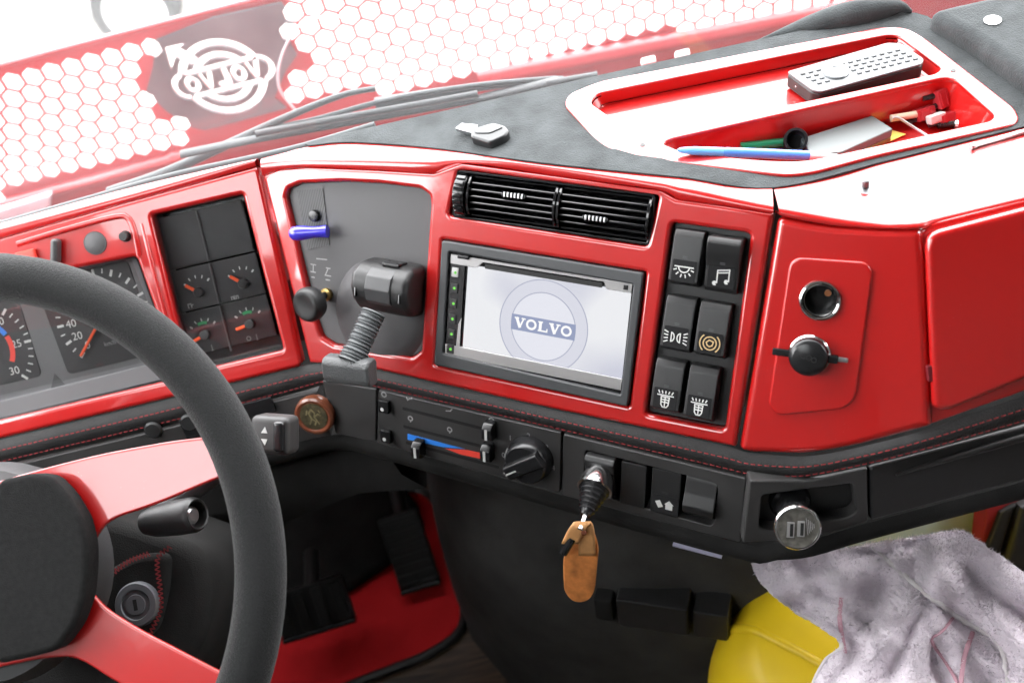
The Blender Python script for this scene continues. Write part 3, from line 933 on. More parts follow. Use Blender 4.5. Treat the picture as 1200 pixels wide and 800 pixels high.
def screen_mat():
    m, nt, p = new_mat('lit_screen')
    L = nt.links
    p.inputs['Base Color'].default_value = (.01, .01, .012, 1); p.inputs['Roughness'].default_value = .12
    tc = nd(nt, 'ShaderNodeTexCoord'); ns = nd(nt, 'ShaderNodeTexNoise'); ns.inputs['Scale'].default_value = 14; ns.inputs['Detail'].default_value = 1
    cr = nd(nt, 'ShaderNodeValToRGB')
    cr.color_ramp.elements[0].position = .38; cr.color_ramp.elements[0].color = (.70, .71, .82, 1)
    cr.color_ramp.elements[1].position = .56; cr.color_ramp.elements[1].color = (.96, .97, 1, 1)
    L.new(tc.outputs['Object'], ns.inputs['Vector']); L.new(ns.outputs['Fac'], cr.inputs[0]); L.new(cr.outputs[0], p.inputs['Emission Color'])
    p.inputs['Emission Strength'].default_value = .86 * EXPO
    return m
scr = plate('screen', C, rect(sa0, sa1, sb0, sb1), -.0018, -.0006, 0, screen_mat(), mp_)
q = C.sub(*C.P(636, 383), -.0005)
ER = .0405
G1, G2, G3, GW, GB = glow('screen_grey', (.74, .75, .84), .92), glow('screen_dark_line', (.48, .50, .62), .9), glow('screen_pale', (.84, .85, .93), .92), glow('screen_white', (1, 1, 1), 1.0), glow('screen_blue', (.33, .38, .56), .9)
em = plate('screen_emblem', q, circ(0, 0, ER, 56), 0, .00005, 0, G1, scr)
plate('emblem_disc', q, circ(0, 0, ER * .72, 48), .00006, .0001, 0, G3, scr)
strokes('emblem_lines', q, [('o', circ(0, 0, ER * .72, 48)), ('o', circ(0, 0, ER * .985, 56))], .0009, .00012, G2, scr)
plate('emblem_bar', q, rect(-ER * .72, ER * .72, -.0068, .0068), .00016, .0002, 0, GB, scr)
def letters(fr, cx, cy, h, w_, gap, c, mat, parent, name):
    lst = []
    x = cx - 2.5 * w_ - 2 * gap
    for ch in 'VOLVO':
        y0, y1 = cy - h / 2, cy + h / 2
        m = lambda u_: x + u_ * w_
        if ch == 'V':
            lst += [([(m(.16), y1), (m(.54), y0)], h * .30), ([(m(.50), y0), (m(.86), y1)], h * .16), ([(m(-.02), y1 - h * .05), (m(.40), y1 - h * .05)], h * .13), ([(m(.64), y1 - h * .05), (m(1.02), y1 - h * .05)], h * .13)]
        elif ch == 'L':
            lst += [([(m(.26), y1), (m(.26), y0)], h * .30), ([(m(.05), y1 - h * .06), (m(.48), y1 - h * .06)], h * .13), ([(m(.05), y0 + h * .07), (m(.95), y0 + h * .07)], h * .15), ([(m(.90), y0), (m(.90), y0 + h * .36)], h * .13)]
        else:
            lst += [('o', (circ(m(.5), cy, w_ * .40, 20, h * .43), h * .22))]
        x += w_ + gap
    return strokes(name, fr, lst, h * .2, c, mat, parent)
letters(q, 0, 0, .0086, .0098, .0008, .00024, GW, scr, 'screen_lettering')
plate('key_strip', C, rect(ia0 + .0012, sa0 - .0025, sb0 + .001, sb1 - .0005), -.0012, .0002, .0003, PLAS_S, mp_)
plate('key_trim', C, [(sa0 - .006, sb0 + .001), (sa0 - .0025, sb0 + .001), (sa0 - .0025, sb0 + .030), (sa0 - .005, sb0 + .024)], .0003, .0007, 0, SILVER, mp_)
GL = glow('green_key_light', (.25, .95, .12), .9)
for k in range(6):
    b = sb1 - .0085 - k * .0137
    bt = box('key', C, ia0 + .003, ia0 + .0098, b - .0042, b + .0042, -.0005, .0012, .0006, SILVER if k == 0 else PLAS, mp_)
    plate('key_light', C, circ(ia0 + .0068, b, .0013, 10), .00125, .0014, 0, GL, bt)

# ---- rocker switches in the centre face
def A(p): return [(x * .001, y * .001) for x, y in p]
def AA(cx, cy, r, d0, d1, n=12, r2=None): return [(x * .001, y * .001) for x, y in arc(cx, cy, r, d0, d1, n, r2)]
sym_lamp = [A([(-8, 3.5), (8, 3.5)]), AA(0, 3.5, 4.5, 180, 360)] + [A([(6.2 * math.cos(math.radians(d)), 3.5 + 6.2 * math.sin(math.radians(d))), (9 * math.cos(math.radians(d)), 3.5 + 9 * math.sin(math.radians(d)))]) for d in (200, 228, 256, 284, 312, 340)]
sym_note = [A([(-3, -5), (-3, 5), (6, 6.5), (6, -3)]), A([(-3, 3), (6, 4.5)]), (AA(-4.6, -5.2, .9, 0, 330, 12), .0018), (AA(4.4, -3.2, .9, 0, 330, 12), .0018)]
sym_park = [('o', AA(-3.6, 0, 2.4, -90, 90, 10, 3.6)), ('o', AA(3.6, 0, 2.4, 90, 270, 10, 3.6))] + [A([(s * 5.2 if False else s * 6.2, y), (s * 9.6, y * 1.45)]) for s in (-1, 1) for y in (-3.3, -1.1, 1.1, 3.3)]
sym_brake = [('o', AA(0, 0, 5.2, 0, 350, 24)), AA(0, 0, 8, 130, 230), AA(0, 0, 8, -50, 50), ('o', A([(-2.8, .6), (-.6, 2.6), (2.8, 1.6), (2, -1.6), (0, -2.6), (-2, -1.6)]))]
sym_beam = [A([(-7, 3), (7, 3)]), ('o', A([(-3.4, 1.6), (3.4, 1.6), (3, -5), (1.6, -7), (-1.6, -7), (-3, -5)])), A([(-3, -.6), (3, -.6)]), A([(-3, -2.8), (3, -2.8)]), A([(0, 1.4), (0, -6.4)])] + [A([(x, 4.4), (x * 1.25, 6.8)]) for x in (-5, -2.5, 0, 2.5, 5)]
sw_px = [([(792.5, 268), (826, 273.5), (816, 339), (780.6, 333)], sym_lamp, 'n', 'roof lamp', WHITE),
         ([(830, 275), (870, 281), (863, 347), (824, 341)], sym_note, 'up', 'music note', WHITE),
         ([(782.8, 346), (816.5, 352), (807, 416), (771, 410)], sym_park, 'n', 'parking lamps', WHITE),
         ([(821.5, 353), (857, 359), (847.6, 423), (811.4, 417)], sym_brake, 'n', 'brake', TAN),
         ([(771, 420), (804, 426.5), (794, 487), (759, 480.5)], sym_beam, 'n', 'work lamp', WHITE),
         ([(809.6, 427.5), (842, 434), (835, 497), (799, 490.5)], sym_beam, 'n', 'work lamp', WHITE)]
plate('switch_bezel', C, rnd([(p[0], p[1]) for p in C.poly(bank_px)], .004), -.015, -.009, .001, PLAS, dash)
def rocker(fr, a0, a1, b0, b1, style, parent, c0=-.009, hi=.007, mat=PLAS):
    h = b1 - b0
    if style == 'n':
        pr = [(b0, c0), (b0, c0 + hi * .9), (b0 + .004, hi), (b0 + h * .45, hi - .001), (b1 - .005, hi - .003), (b1, hi - .006), (b1, c0)]
    elif style == 'up':
        pr = [(b0, c0), (b0, hi - .007), (b0 + .004, hi - .0045), (b0 + h * .45, hi - .003), (b1 - h * .26, hi + .002), (b1 - .004, hi + .004), (b1, hi + .001), (b1, c0)]
    elif style == 'down':
        pr = [(b0, c0), (b0, hi - .005), (b0 + h * .16, hi + .002), (b0 + h * .34, hi + .004), (b0 + h * .6, hi - .001), (b1 - .004, hi - .004), (b1, hi - .006), (b1, c0)]
    else:
        pr = [(b0, c0), (b0, hi), (b1, hi - .001), (b1, c0)]
    return prism('rocker_switch', fr, a0, a1, pr, .0014, mat, parent)
swb = []
for i, (px, sym, style, what, smat) in enumerate(sw_px):
    pp = C.poly(px, .005)
    a0, a1 = (pp[0][0] + pp[3][0]) / 2, (pp[1][0] + pp[2][0]) / 2
    b0, b1 = (pp[2][1] + pp[3][1]) / 2, (pp[0][1] + pp[1][1]) / 2
    o = rocker(C, a0, a1, b0, b1, style, dash)
    o['label'] = 'black rocker switch with ' + what + ' symbol'
    ca, cb_ = (a0 + a1) / 2, b0 + (b1 - b0) * .29
    cs = {'n': .0067, 'up': .0040}[style]
    tilt = {'n': -1.2, 'up': 4.0}[style]
    q0 = C.sub(ca, cb_, cs)
    t_ = math.radians(tilt)
    q0 = Frame(q0.o, u=q0.u, v=q0.v * math.cos(t_) + q0.n * math.sin(t_))
    hw = (a1 - a0) * .40
    plate('symbol_window', q0, rect(-hw, hw, -.0085, .0085, .001), .0001, .0004, 0, LENS, o)
    strokes('symbol', q0, sym, .00095, .00055, smat, o, sc_=min(1.0, hw / .0098))
    q1 = C.sub(ca, b0 + (b1 - b0) * .55, cs + (.0008 if style == 'n' else .0016))
    strokes('small_mark', q1, [[(-.002, 0), (.002, 0)], [(-.002, -.0012), (.002, -.0012)]], .0006, .0002, DARKGREY, o)

# ---- sockets on the passenger face
ins_px = [(926, 301), (1015, 307), (1023, 318), (1003, 466), (990, 479), (910, 487), (900, 474)]
inset = plate('socket_plate', S, [rnd(S.poly(ins_px, .002), .010), circ(*S.P(961, 352, .003), .0128, 32)], -.001, .0022, .0018, RED, dash, res=4)
q = S.sub(*S.P(961, 352, .003), .0022)
s1 = lathe('power_socket', q, [(0.0113, -.006), (0.0113, .0), (0.0119, .0), (0.0150, .0), (0.0153, .001), (0.0148, .0026), (0.0136, .0032), (0.0126, .0026), (0.0120, .0005), (0.0118, -.02), (0.0004, -.02)], CHROME, dash, 40, cap=False)
lathe('socket_bore', q, [(0.0119, .0012), (0.0118, -.012), (0.0116, -.018), (0.0003, -.018)], PLAS_S, s1, 32, cap=False)
q2 = q.sub(.004, .003, -.0175)
lathe('socket_contact', q2, [(0.0025, 0), (0.0025, .002), (0.0003, .002)], pbr('copper', (.6, .25, .12), .3, metal=1), s1, 16)
q = S.sub(*S.P(948, 417, .006), .0022)
s2 = lathe('covered_socket', q, [(0.0155, 0), (0.0155, .0012), (0.0141, .0026), (0.0139, .0026)], CHROME, dash, 40)
cap = lathe('socket_cap', q, [(0.0144, .0015), (0.0144, .0085), (0.0134, .0105), (0.0101, .0118), (0.0004, .0124)], PLAS_S, s2, 40, 45)
strokes('cap_mark', q, [AA(-3, 1.5, 1.8, 60, 300), AA(.8, .6, 1.8, 0, 350), AA(4.4, -.6, 1.8, 0, 350)], .0006, .01245, PLAS, s2)
box('cap_strap', q, -.027, -.0135, -.0028, .0028, .002, .0042, .0008, PLAS_S, s2)
box('cap_hinge', q, .0125, .021, -.0032, .0032, .002, .0060, .001, PLAS_S, s2)
box('hinge_tab', q, .021, .028, -.0018, .0018, .002, .0040, .0006, STEEL, s2)

# ---- leather roll with red stitching
tr_top = [K.PW(-100, 541), K.PW(0, 516), K.PW(180, 473), K.PW(330, 436), C.PW(362, 428), C.PW(400, 427), C.PW(443, 436), C.PW(650, 482), C.PW(840, 522), S.PW(872, 531), S.PW(910, 535), S.PW(950, 536), S.PW(1000, 527), S.PW(1080, 507), G.PW(1200, 466), G.PW(1330, 424)]
tr_bot = [K.PW(-100, 572, -.004), K.PW(0, 547, -.004), K.PW(180, 504, -.004), K.PW(340, 463, -.004), C.PW(378, 452, -.004), C.PW(410, 451, -.004), C.PW(443, 457, -.003), C.PW(655, 507, -.003), C.PW(845, 553, -.003), S.PW(876, 560, -.003), S.PW(915, 563, -.003), S.PW(950, 561, -.003), S.PW(1018, 547, -.003), S.PW(1090, 529, -.003), G.PW(1200, 499, -.003), G.PW(1330, 462, -.003)]
NT = 160
tt_, tb_ = spline(tr_top, NT), spline(tr_bot, NT)
def trim_pt(i, t, ex=0):
    a, b = tt_[i], tb_[i]
    tg = (tt_[min(i + 1, NT - 1)] - tt_[max(i - 1, 0)]).normalized()
    nn = tg.cross(a - b).normalized()
    if nn.y > 0: nn = -nn
    return a.lerp(b, t) + nn * (.0055 * math.sin(math.pi * (.06 + .88 * t)) - .004 + ex)
loft('leather_roll', [[trim_pt(i, t / 10) for i in range(NT)] for t in range(11)], LEATHER, dash, smooth=70)
def stitches(t, name):
    vs, fs = [], []
    pts = [trim_pt(i, t, .0004) for i in range(NT)]
    rs = resample(pts, 620)
    for k in range(0, 616, 3):
        a, b = rs[k], rs[k + 2]
        d = (b - a).normalized()
        up = d.cross(Vector((0, -.6, .8))).normalized()
        n_ = d.cross(up).normalized()
        if n_.y > 0: n_ = -n_
        hw = .00042
        base = len(vs)
        for p, e in ((a, 0), (a.lerp(b, .5), .00055), (b, 0)):
            vs += [p + up * hw + n_ * e, p - up * hw + n_ * e]
        fs += [(base, base + 1, base + 3, base + 2), (base + 2, base + 3, base + 5, base + 4)]
    o = mesh(name, vs, fs, STITCH, dash)
    o['kind'] = 'stuff'
for t in (.36, .80):
    stitches(t, 'red_stitching')

# ---- lower strips
plate('lower_strip', KL, KL.poly([(-100, 574), (0, 549), (190, 503), (372, 458), (388, 510), (330, 522), (190, 556), (0, 602), (-100, 628)]), -.02, 0, .001, PANEL, dash)
plate('lower_corner', L_, rnd(L_.poly([(377, 446), (440.5, 456.5), (439.5, 518), (392, 508)]), .002), -.02, -.001, .001, PANEL, dash)
heat = thing('heater_control_panel', 'charcoal heater panel with sliders, fan knob and blue-red scale below the player', 'control panel', L_.PW(550, 545))
plate('panel_face', L_, rnd(L_.poly([(443.5, 457), (657.5, 507), (655.5, 577.5), (442, 518.5)]), .002), -.02, 0, .0008, PANEL, heat)
def lpoly(pts): return L_.poly(pts)
SLOT = pbr('slider_slot', (.004, .004, .004), .7)
for p0, p1 in (((472, 478), (567, 502)), ((473, 499), (567, 523)), ((476, 518), (585, 547))):
    a, b = Vector(L_.P(*p0)), Vector(L_.P(*p1))
    r_ = math.degrees(math.atan2(b.y - a.y, b.x - a.x))
    q = L_.sub(a.x, a.y, 0, r_)
    plate('slider_slot', q, rect(0, (b - a).length, -.0016, .0016, .0008), .0001, .0004, 0, SLOT, heat)
def lever_knob(px, fr=L_):
    a, b = fr.P(*px, .008)
    o = prism('slider_knob', fr, a - .0048, a + .0048, [(b - .0085, .0), (b - .0085, .0085), (b - .0055, .0125), (b + .0045, .0125), (b + .0085, .0075), (b + .0085, 0)], .0012, PLAS_S, heat)
    plate('knob_line', fr, rect(a - .0012, a + .0012, b - .006, b + .0046), .0126, .0129, 0, WHITE, o)
for px in ((572, 506), (570, 531), (489, 527)):
    lever_knob(px)
for px in ((450, 476), (452.5, 511)):
    a, b = L_.P(*px, .003)
    k = box('push_key', L_, a - .0055, a + .0055, b - .0065, b + .0065, 0, .005, .001, PLAS_S, heat)
    plate('key_light', L_, circ(a - .001, b - .0025, .0019, 12), .0051, .0053, 0, WHITE, k)
a, b = L_.P(450, 462); strokes('sun_mark', L_, [('o', AA(0, 0, 2.4, 0, 345, 14))], .0011, .0002, LGREY, heat, at=(a, b))
for px, kind_ in (((480, 468), 0), ((527, 481), 1), ((576, 492), 2), ((481, 490), 2), ((527, 503), 2)):
    a, b = L_.P(*px)
    l_ = [[A([(-3, 2), (-2, -1), (0, 1), (2.5, 1.5), (2.5, 3)])], [A([(-4, -1), (1, 0), (2, 2), (3, 2)])], [('o', AA(0, 0, 2.2, 0, 340, 12)), A([(0, -2.4), (0, -4)])]][kind_]
    strokes('vent_mark', L_, l_, .0011, .0002, LGREY, heat, at=(a, b))
bw = [Vector(L_.P(*p)) for p in ((478, 508), (567, 530.5), (567, 537), (527, 529), (478, 514.5))]
plate('cold_scale', L_, [tuple(v) for v in (bw[0], Vector(L_.P(545, 525.5)), Vector(L_.P(520, 523.5)), bw[4])], .0001, .0005, 0, BLUEP, heat)
plate('warm_scale', L_, [L_.P(522, 525), L_.P(548, 527), L_.P(567, 531), L_.P(567, 537.5), L_.P(540, 532)], .0001, .0005, 0, REDP, heat)
q = L_.sub(*L_.P(617, 542, .010), 0)
kn = lathe('fan_knob', q, [(.0215, 0), (.0215, .003), (.0200, .010), (.0190, .0135), (.0175, .0150), (.001, .0155)], PLAS_S, heat, 48, 40)
qq = q.sub(0, 0, .0155, 35)
prism('knob_grip', qq, -.0195, .0195, [(-.0085, -.004), (-.0062, .0045), (.0062, .0045), (.0085, -.004)], .0016, PLAS_S, kn)
strokes('knob_pointer', qq, [[(-.0185, 0), (-.007, 0)]], .0014, .0047, WHITE, kn)
strokes('knob_edge', q, [AA(0, 0, 20.6, 150, 235, 14)], .0010, .0098, LGREY, kn)
for s_, px in (('1', (598, 513)), ('2', (619.5, 510.5)), ('3', (641, 524)), ('4', (648.5, 548)), ('0', (590, 533))):
    text('fan_number', s_, L_, *L_.P(*px), .0072, LGREY, heat, .0002)
a, b = L_.P(595, 555)
strokes('fan_mark', L_, [A([(4 * math.cos(math.radians(60 * k)), 4 * math.sin(math.radians(60 * k))), (-4 * math.cos(math.radians(60 * k)), -4 * math.sin(math.radians(60 * k)))]) for k in range(3)], .0014, .0002, LGREY, heat, at=(a, b))

# ---- switch strip with leather tagged lever
strip_hole = L_.poly([(686, 527), (839, 566), (841, 573), (837, 612), (832, 616), (690, 577), (684, 571)])
ss = plate('switch_strip', L_, [rnd(L_.poly([(660, 508.5), (874.5, 560.5), (867, 635.5), (658.5, 580)]), .002), rnd(strip_hole, .003)], -.02, 0, .001, PANEL, dash)
plate('strip_backing', L_, L_.poly([(680, 520), (845, 562), (841, 620), (680, 580)]), -.022, -.015, 0, PLAS_S, dash)
for px, style in (([(689, 529), (724, 537), (720, 586), (686, 577)], 'up'), ([(729, 540), (759, 547), (755, 596), (725, 588)], 'flat'), ([(765, 547), (799, 556), (795, 607), (761, 598)], 'flat2'), ([(803, 557), (840, 568), (836, 614), (799, 604)], 'down')):
    pp = L_.poly(px, 0 if style != 'down' else .004)
    a0, a1 = (pp[0][0] + pp[3][0]) / 2, (pp[1][0] + pp[2][0]) / 2
    b0, b1 = (pp[2][1] + pp[3][1]) / 2, (pp[0][1] + pp[1][1]) / 2
    o = rocker(L_, a0, a1, b0, b1, style if style in ('up', 'down') else 'flat', dash, -.015, .001 if style.startswith('flat') else .004)
    if style == 'flat2':
        o['label'] = 'black rocker switch with house and hand symbol'
        q0 = L_.sub((a0 + a1) / 2, b0 + (b1 - b0) * .25, .0012)
        plate('symbol_window', q0, rect(-.012, .012, -.0085, .0085, .001), .0001, .0004, 0, LENS, o)
        plate('symbol_shape', q0, A([(1, -4), (1, 1), (0, 1), (4, 5), (8, 1), (7, 1), (7, -4)]), .0005, .0006, 0, WHITE, o)
        plate('symbol_slip', q0, A([(-8, 2), (-4, 4), (-1, -2), (-5, -4)]), .0005, .0006, 0, WHITE, o)
        strokes('small_mark', q0, [[(-.003, .0125), (.003, .0125)], [(-.003, .0112), (.003, .0112)]], .0006, .0002, DARKGREY, o)

# ---- strip with the charger, strip under the glovebox
ch_out = SL.poly([(879, 563), (950, 563), (1017, 549), (1017.5, 611), (950, 631), (870, 636)])
ch_in = SL.poly([(893, 580), (1000, 566), (1004, 599), (995, 606), (905, 622), (889, 618)])
plate('charger_strip', SL, [rnd(ch_out, .002), rnd(ch_in, .004)], -.02, 0, .0015, PANEL, dash)
plate('charger_recess', SL, rnd(SL.poly([(889, 576), (1008, 560), (1008, 608), (885, 626)]), .002), -.02, -.014, .001, PLAS, dash)
GLW = Frame(SL.PW(1019, 580), -5, 24)
plate('lower_panel', GLW, rnd(GLW.poly([(1020, 548), (1200, 500), (1330, 463), (1330, 528), (1200, 562), (1021, 610)]), .003), -.02, 0, .002, PLAS, dash)
tube('panel_crease', spline([GLW.PW(1050, 556, .001), GLW.PW(1100, 541, .002), GLW.PW(1200, 512, .002), GLW.PW(1330, 476, .002)], 20), [.0012 + .002 * min(1, i / 8) for i in range(20)], PLAS, dash, up=GLW.n, flat=.8)

# ---- rolled lower edge and the dark underside
lo_top = [KL.PW(-100, 629, -.001), KL.PW(0, 603, -.001), KL.PW(190, 557, -.001), KL.PW(330, 523, -.001), L_.PW(392, 509, -.002), L_.PW(441, 519, -.001), L_.PW(656, 579, -.001), L_.PW(867, 636, -.001), SL.PW(905, 636, -.001), SL.PW(950, 632, -.001), SL.PW(1018, 612, -.001), GLW.PW(1200, 564, -.001), GLW.PW(1330, 530, -.001)]
lt = spline(lo_top, 120)
def off(pts, n_, dz): return [p + n_ * dz[0] + Vector((0, 0, dz[1])) for p in pts]
out_n = Vector((-.2, -.97, 0)).normalized()
roll = [(0, .000), (.004, -.003), (.007, -.008), (.007, -.015), (.004, -.021), (-.004, -.026), (-.016, -.028), (-.06, -.026), (-.16, -.022)]
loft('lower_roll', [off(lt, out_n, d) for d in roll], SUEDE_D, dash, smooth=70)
# ================================================================== instrument cluster
clus = thing('instrument_cluster', 'grey instrument cluster with two round-scaled dials behind the steering wheel', 'instrument cluster', K.PW(60, 470, -.02))
plate('dial_surround', K, K.poly(win_px, -.02), -.026, -.020, 0, DIALG, clus)
def dial(rect_px, cen, rad, ang0, dang, n, nums, major, needle, c, parent, name='dial_plate', nsize=.0105, tick_w=.0016, r=.006):
    d = plate(name, K, rnd(K.poly(rect_px, c), r), c - .004, c, .0005, DIAL, parent)
    a, b = K.P(*cen, c)
    tk = []
    for k in range(n):
        t = math.radians(ang0 - dang * k)
        mj = k % major == 0
        r0 = rad * (.86 if mj else .90)
        tk.append(([(a + r0 * math.cos(t), b + r0 * math.sin(t)), (a + rad * math.cos(t), b + rad * math.sin(t))], tick_w * (1.5 if mj else .75)))
    strokes('scale_ticks', K, tk, tick_w, c + .0003, WHITE, d, kind='stuff')
    for k, s_ in nums:
        t = math.radians(ang0 - dang * k)
        text('scale_number', s_, K, a + rad * .70 * math.cos(t), b + rad * .70 * math.sin(t), nsize, WHITE, d, c + .0003)
    if needle is not None:
        t = math.radians(needle)
        q = K.sub(a, b, c + .004, needle)
        prism('needle', q, 0, rad * .95, [(-.0014, -.0006), (.0014, -.0006), (.0009, .0006), (-.0009, .0006)], 0, ORANGE, d)
        lathe('needle_hub', K.sub(a, b, c), [(.008, 0), (.008, .005), (.0065, .0066), (.0005, .007)], PLAS, d, 24)
    return d, a, b
CD = -.0195
d1, a1_, b1_ = dial([(40, 331), (149, 304), (187, 413), (80, 439)], (121, 371), K.P(121 + 54, 371 - 12, CD)[0] - K.P(121, 371, CD)[0], 226, 11.6, 20, [(0, '0'), (2, '20'), (4, '40'), (6, '60'), (8, '80'), (10, '100'), (12, '120')], 2, 226, CD, clus)
text('unit_mark', 'km/h', K, *K.P(129, 402, CD), .006, LGREY, d1, CD + .0003)
d2, a2_, b2_ = dial([(-96, 370), (20, 345), (48, 436), (46, 441), (-66, 466)], (-20, 413), K.P(-20 + 57, 413 - 13, CD)[0] - K.P(-20, 413, CD)[0], 226, 9.0, 31, [(0, '0'), (5, '5'), (10, '10'), (15, '15'), (20, '20'), (25, '25'), (30, '30')], 5, None, CD, clus)
rr = .036
strokes('economy_band', K, [([(a2_ + p[0], b2_ + p[1]) for p in arc(0, 0, rr * .82, 62, 24, 10)], .005)], .004, CD + .0004, BLUEP, d2)
strokes('limit_band', K, [([(a2_ + p[0], b2_ + p[1]) for p in arc(0, 0, rr * .82, 20, -30, 10)], .005)], .004, CD + .0004, REDP, d2)
a, b = K.P(66, 446, -.02)
plate('warning_triangle', K, [(a - .007, b - .006), (a + .008, b - .006), (a + .0005, b + .007)], -.0198, -.0194, 0, DARKGREY, clus)
plate('lower_shelf', K, K.poly([(-90, 492), (0, 470), (207, 419), (207, 441), (0, 491), (-90, 513)], -.014), -.02, -.0145, .001, DIALG, clus)
KG = Frame(K.PW(60, 400, -.008), 0, math.degrees(math.asin(K.n.z)) - 16)
plate('cover_glass', KG, KG.poly([(-88, 356), (0, 334), (154, 304), (205, 440), (0, 490), (-88, 512)]), -.0005, .0005, 0, CLEAR, clus)

# four small gauges and two blank plates in the right window
gp = K.poly(gwin_px, -.016)
def gl(u_, v_):
    tl, tr, br, bl = [Vector(p) for p in gp]
    return tuple((tl * (1 - u_) + tr * u_) * (1 - v_) + (bl * (1 - u_) + br * u_) * v_)
gauge = thing('gauge_panel', 'black panel of four small gauges and two blanks right of the speedometer', 'gauge panel', K.PW(276, 424, -.02))
CG = -.0165
for r_, (v0, v1) in enumerate(((.03, .355), (.365, .625), (.635, .90))):
    for k, (u0, u1) in enumerate(((.03, .475), (.49, .97))):
        g_ = plate('blank_plate' if r_ == 0 else 'gauge_plate', K, [gl(u0, v0), gl(u1, v0), gl(u1, v1), gl(u0, v1)], CG - .004, CG, .0006, DIAL, gauge)
        if r_ == 0: continue
        w_ = Vector(gl(u1, v1)) - Vector(gl(u0, v0))
        cen = Vector(gl(u0 + (u1 - u0) * (.62 if r_ == 1 else .52), v0 + (v1 - v0) * (.62 if r_ == 1 else .60)))
        if (r_, k) == (1, 1): cen = Vector(gl(u0 + (u1 - u0) * .60, v0 + (v1 - v0) * .66))
        R_ = .0165
        tk = []
        for j in range(5):
            t = math.radians(140 - 25 * j)
            tk.append(([(cen.x + R_ * .82 * math.cos(t), cen.y + R_ * .82 * math.sin(t)), (cen.x + R_ * math.cos(t), cen.y + R_ * math.sin(t))], .0016 if j in (0, 4) else .0010))
        strokes('gauge_ticks', K, tk, .001, CG + .0003, WHITE, g_, kind='stuff')
        if r_ == 2:
            strokes('green_band', K, [([(cen.x + p[0], cen.y + p[1]) for p in arc(0, 0, R_ * .72, 112, 68, 8)], .0028)], .003, CG + .0004, GREEN, g_)
        na = {(1, 0): 140, (1, 1): 138, (2, 0): 196, (2, 1): 188}[(r_, k)]
        q = K.sub(cen.x, cen.y, CG + .003, na)
        prism('needle', q, .002, R_ * .85, [(-.0016, -.0005), (.0016, -.0005), (.0010, .0006), (-.0010, .0006)], 0, ORANGE, g_)
        lathe('needle_hub', K.sub(cen.x, cen.y, CG), [(.0048, 0), (.0048, .004), (.004, .005), (.0004, .0052)], PLAS, g_, 20)
        sx, sy = (cen.x - .012, cen.y - .011) if r_ == 1 else (cen.x + .003, cen.y - .013)
        l_ = {(1, 0): [A([(-2, -2), (-2, 2), (1, 2), (1, -2)]), A([(1, 0), (3, 1)])], (1, 1): [A([(-3, -2), (-3, 1), (-1, 1), (-1, -2)]), A([(0, -2), (0, 2)]), A([(1.5, -2), (1.5, 1), (3.5, 1), (3.5, -2)])],
              (2, 0): [A([(0, -2.5), (0, 2.5)]), A([(-1, -3), (1, -3)])], (2, 1): [A([(0, -2.5), (0, 2.5)]), A([(-1, -3), (1, -3)]), ('o', AA(-8, 0, 2, 0, 340, 10))]}[(r_, k)]
        strokes('gauge_symbol', K, l_, .0009, CG + .0003, LGREY, g_, at=(sx, sy))
for v0, v1 in ((.03, .355), (.365, .625), (.635, .93)):
    tube('divider', [K.W(*gl(.483, v0), -.0155), K.W(*gl(.483, v1), -.0155)], .0011, GREY, gauge, 8)
KG2 = Frame(K.PW(255, 330, -.008), 0, math.degrees(math.asin(K.n.z)) - 7)
plate('gauge_glass', KG2, KG2.poly([(179, 255), (282, 231), (329, 408), (223, 433)]), -.0004, .0004, 0, CLEAR, gauge)

# buttons above the dials
for px, r_, mt, hh in (((110.5, 285), .0098, GREY, .001), ((146, 277), .0042, PLAS, .006)):
    lathe('sensor_disc' if r_ > .006 else 'small_peg', K.sub(*K.P(*px, .002), 0), [(r_ + .0012, 0), (r_ + .0008, .0012), (r_, .0012), (r_, hh), (r_ * .9, hh + .0006), (.0004, hh + .0006)], mt, dash, 30)
q = K.sub(*K.P(63, 295, .010), .0, -18)
box('reset_peg', q, -.0035, .0035, -.012, .012, 0, .012, .003, DARKGREY, dash, 3)
q = K.sub(*K.P(30, 301, .004), 0, 0)
box('red_key', q, -.010, .010, -.006, .006, 0, .006, .002, REDP, dash)
tube('recess_edge', spline([K.PW(20, 286, 0), K.PW(80, 268, .001), K.PW(134, 254, .001), K.PW(150, 256, .001), K.PW(158, 275, .001), K.PW(163, 300, .0)], 30), .0028, RED, dash, up=K.n, flat=.6)
tube('fascia_crease', spline([K.PW(166, 262, -.001), K.PW(178, 310, .0005), K.PW(210, 430, -.001)], 20), .0022, RED, dash, up=K.n, flat=.6)

# ================================================================== levers in the niche
lev = thing('hand_brake_lever', 'black hand lever with ribbed grey stalk and crossbar beside the player', 'hand lever', C.PW(446, 366, -.006))
p0 = Vector(C.P(411, 307, .03)); p1 = Vector(C.P(474, 372, .03))
fa, fb = (p0.x + p1.x) / 2, (p0.y + p1.y) / 2
hw, hh = (p1.x - p0.x) / 2, (p0.y - p1.y) / 2
prism('housing', C, fa - hw, fa + hw, [(fb - hh * 1.25, -.006), (fb - hh * 1.18, .016), (fb - hh * .6, .028), (fb, .032), (fb + hh * .6, .029), (fb + hh, .018), (fb + hh * 1.05, -.006)], .005, PLAS, lev, seg=4)
prism('centre_strap', C, fa - hw * .42, fa + hw * .48, [(fb - hh * .9, .012), (fb - hh * .86, .0215), (fb - hh * .55, .0298), (fb, .0338), (fb + hh * .55, .0308), (fb + hh * .86, .0225), (fb + hh * .9, .012)], .0012, DARKGREY, lev)
for s_ in (-.78, .80):
    box('side_slot', C, fa + hw * s_ - .001, fa + hw * s_ + .001, fb - hh * .45, fb - hh * .05, .02, .0315, .0004, PLAS_G, lev)
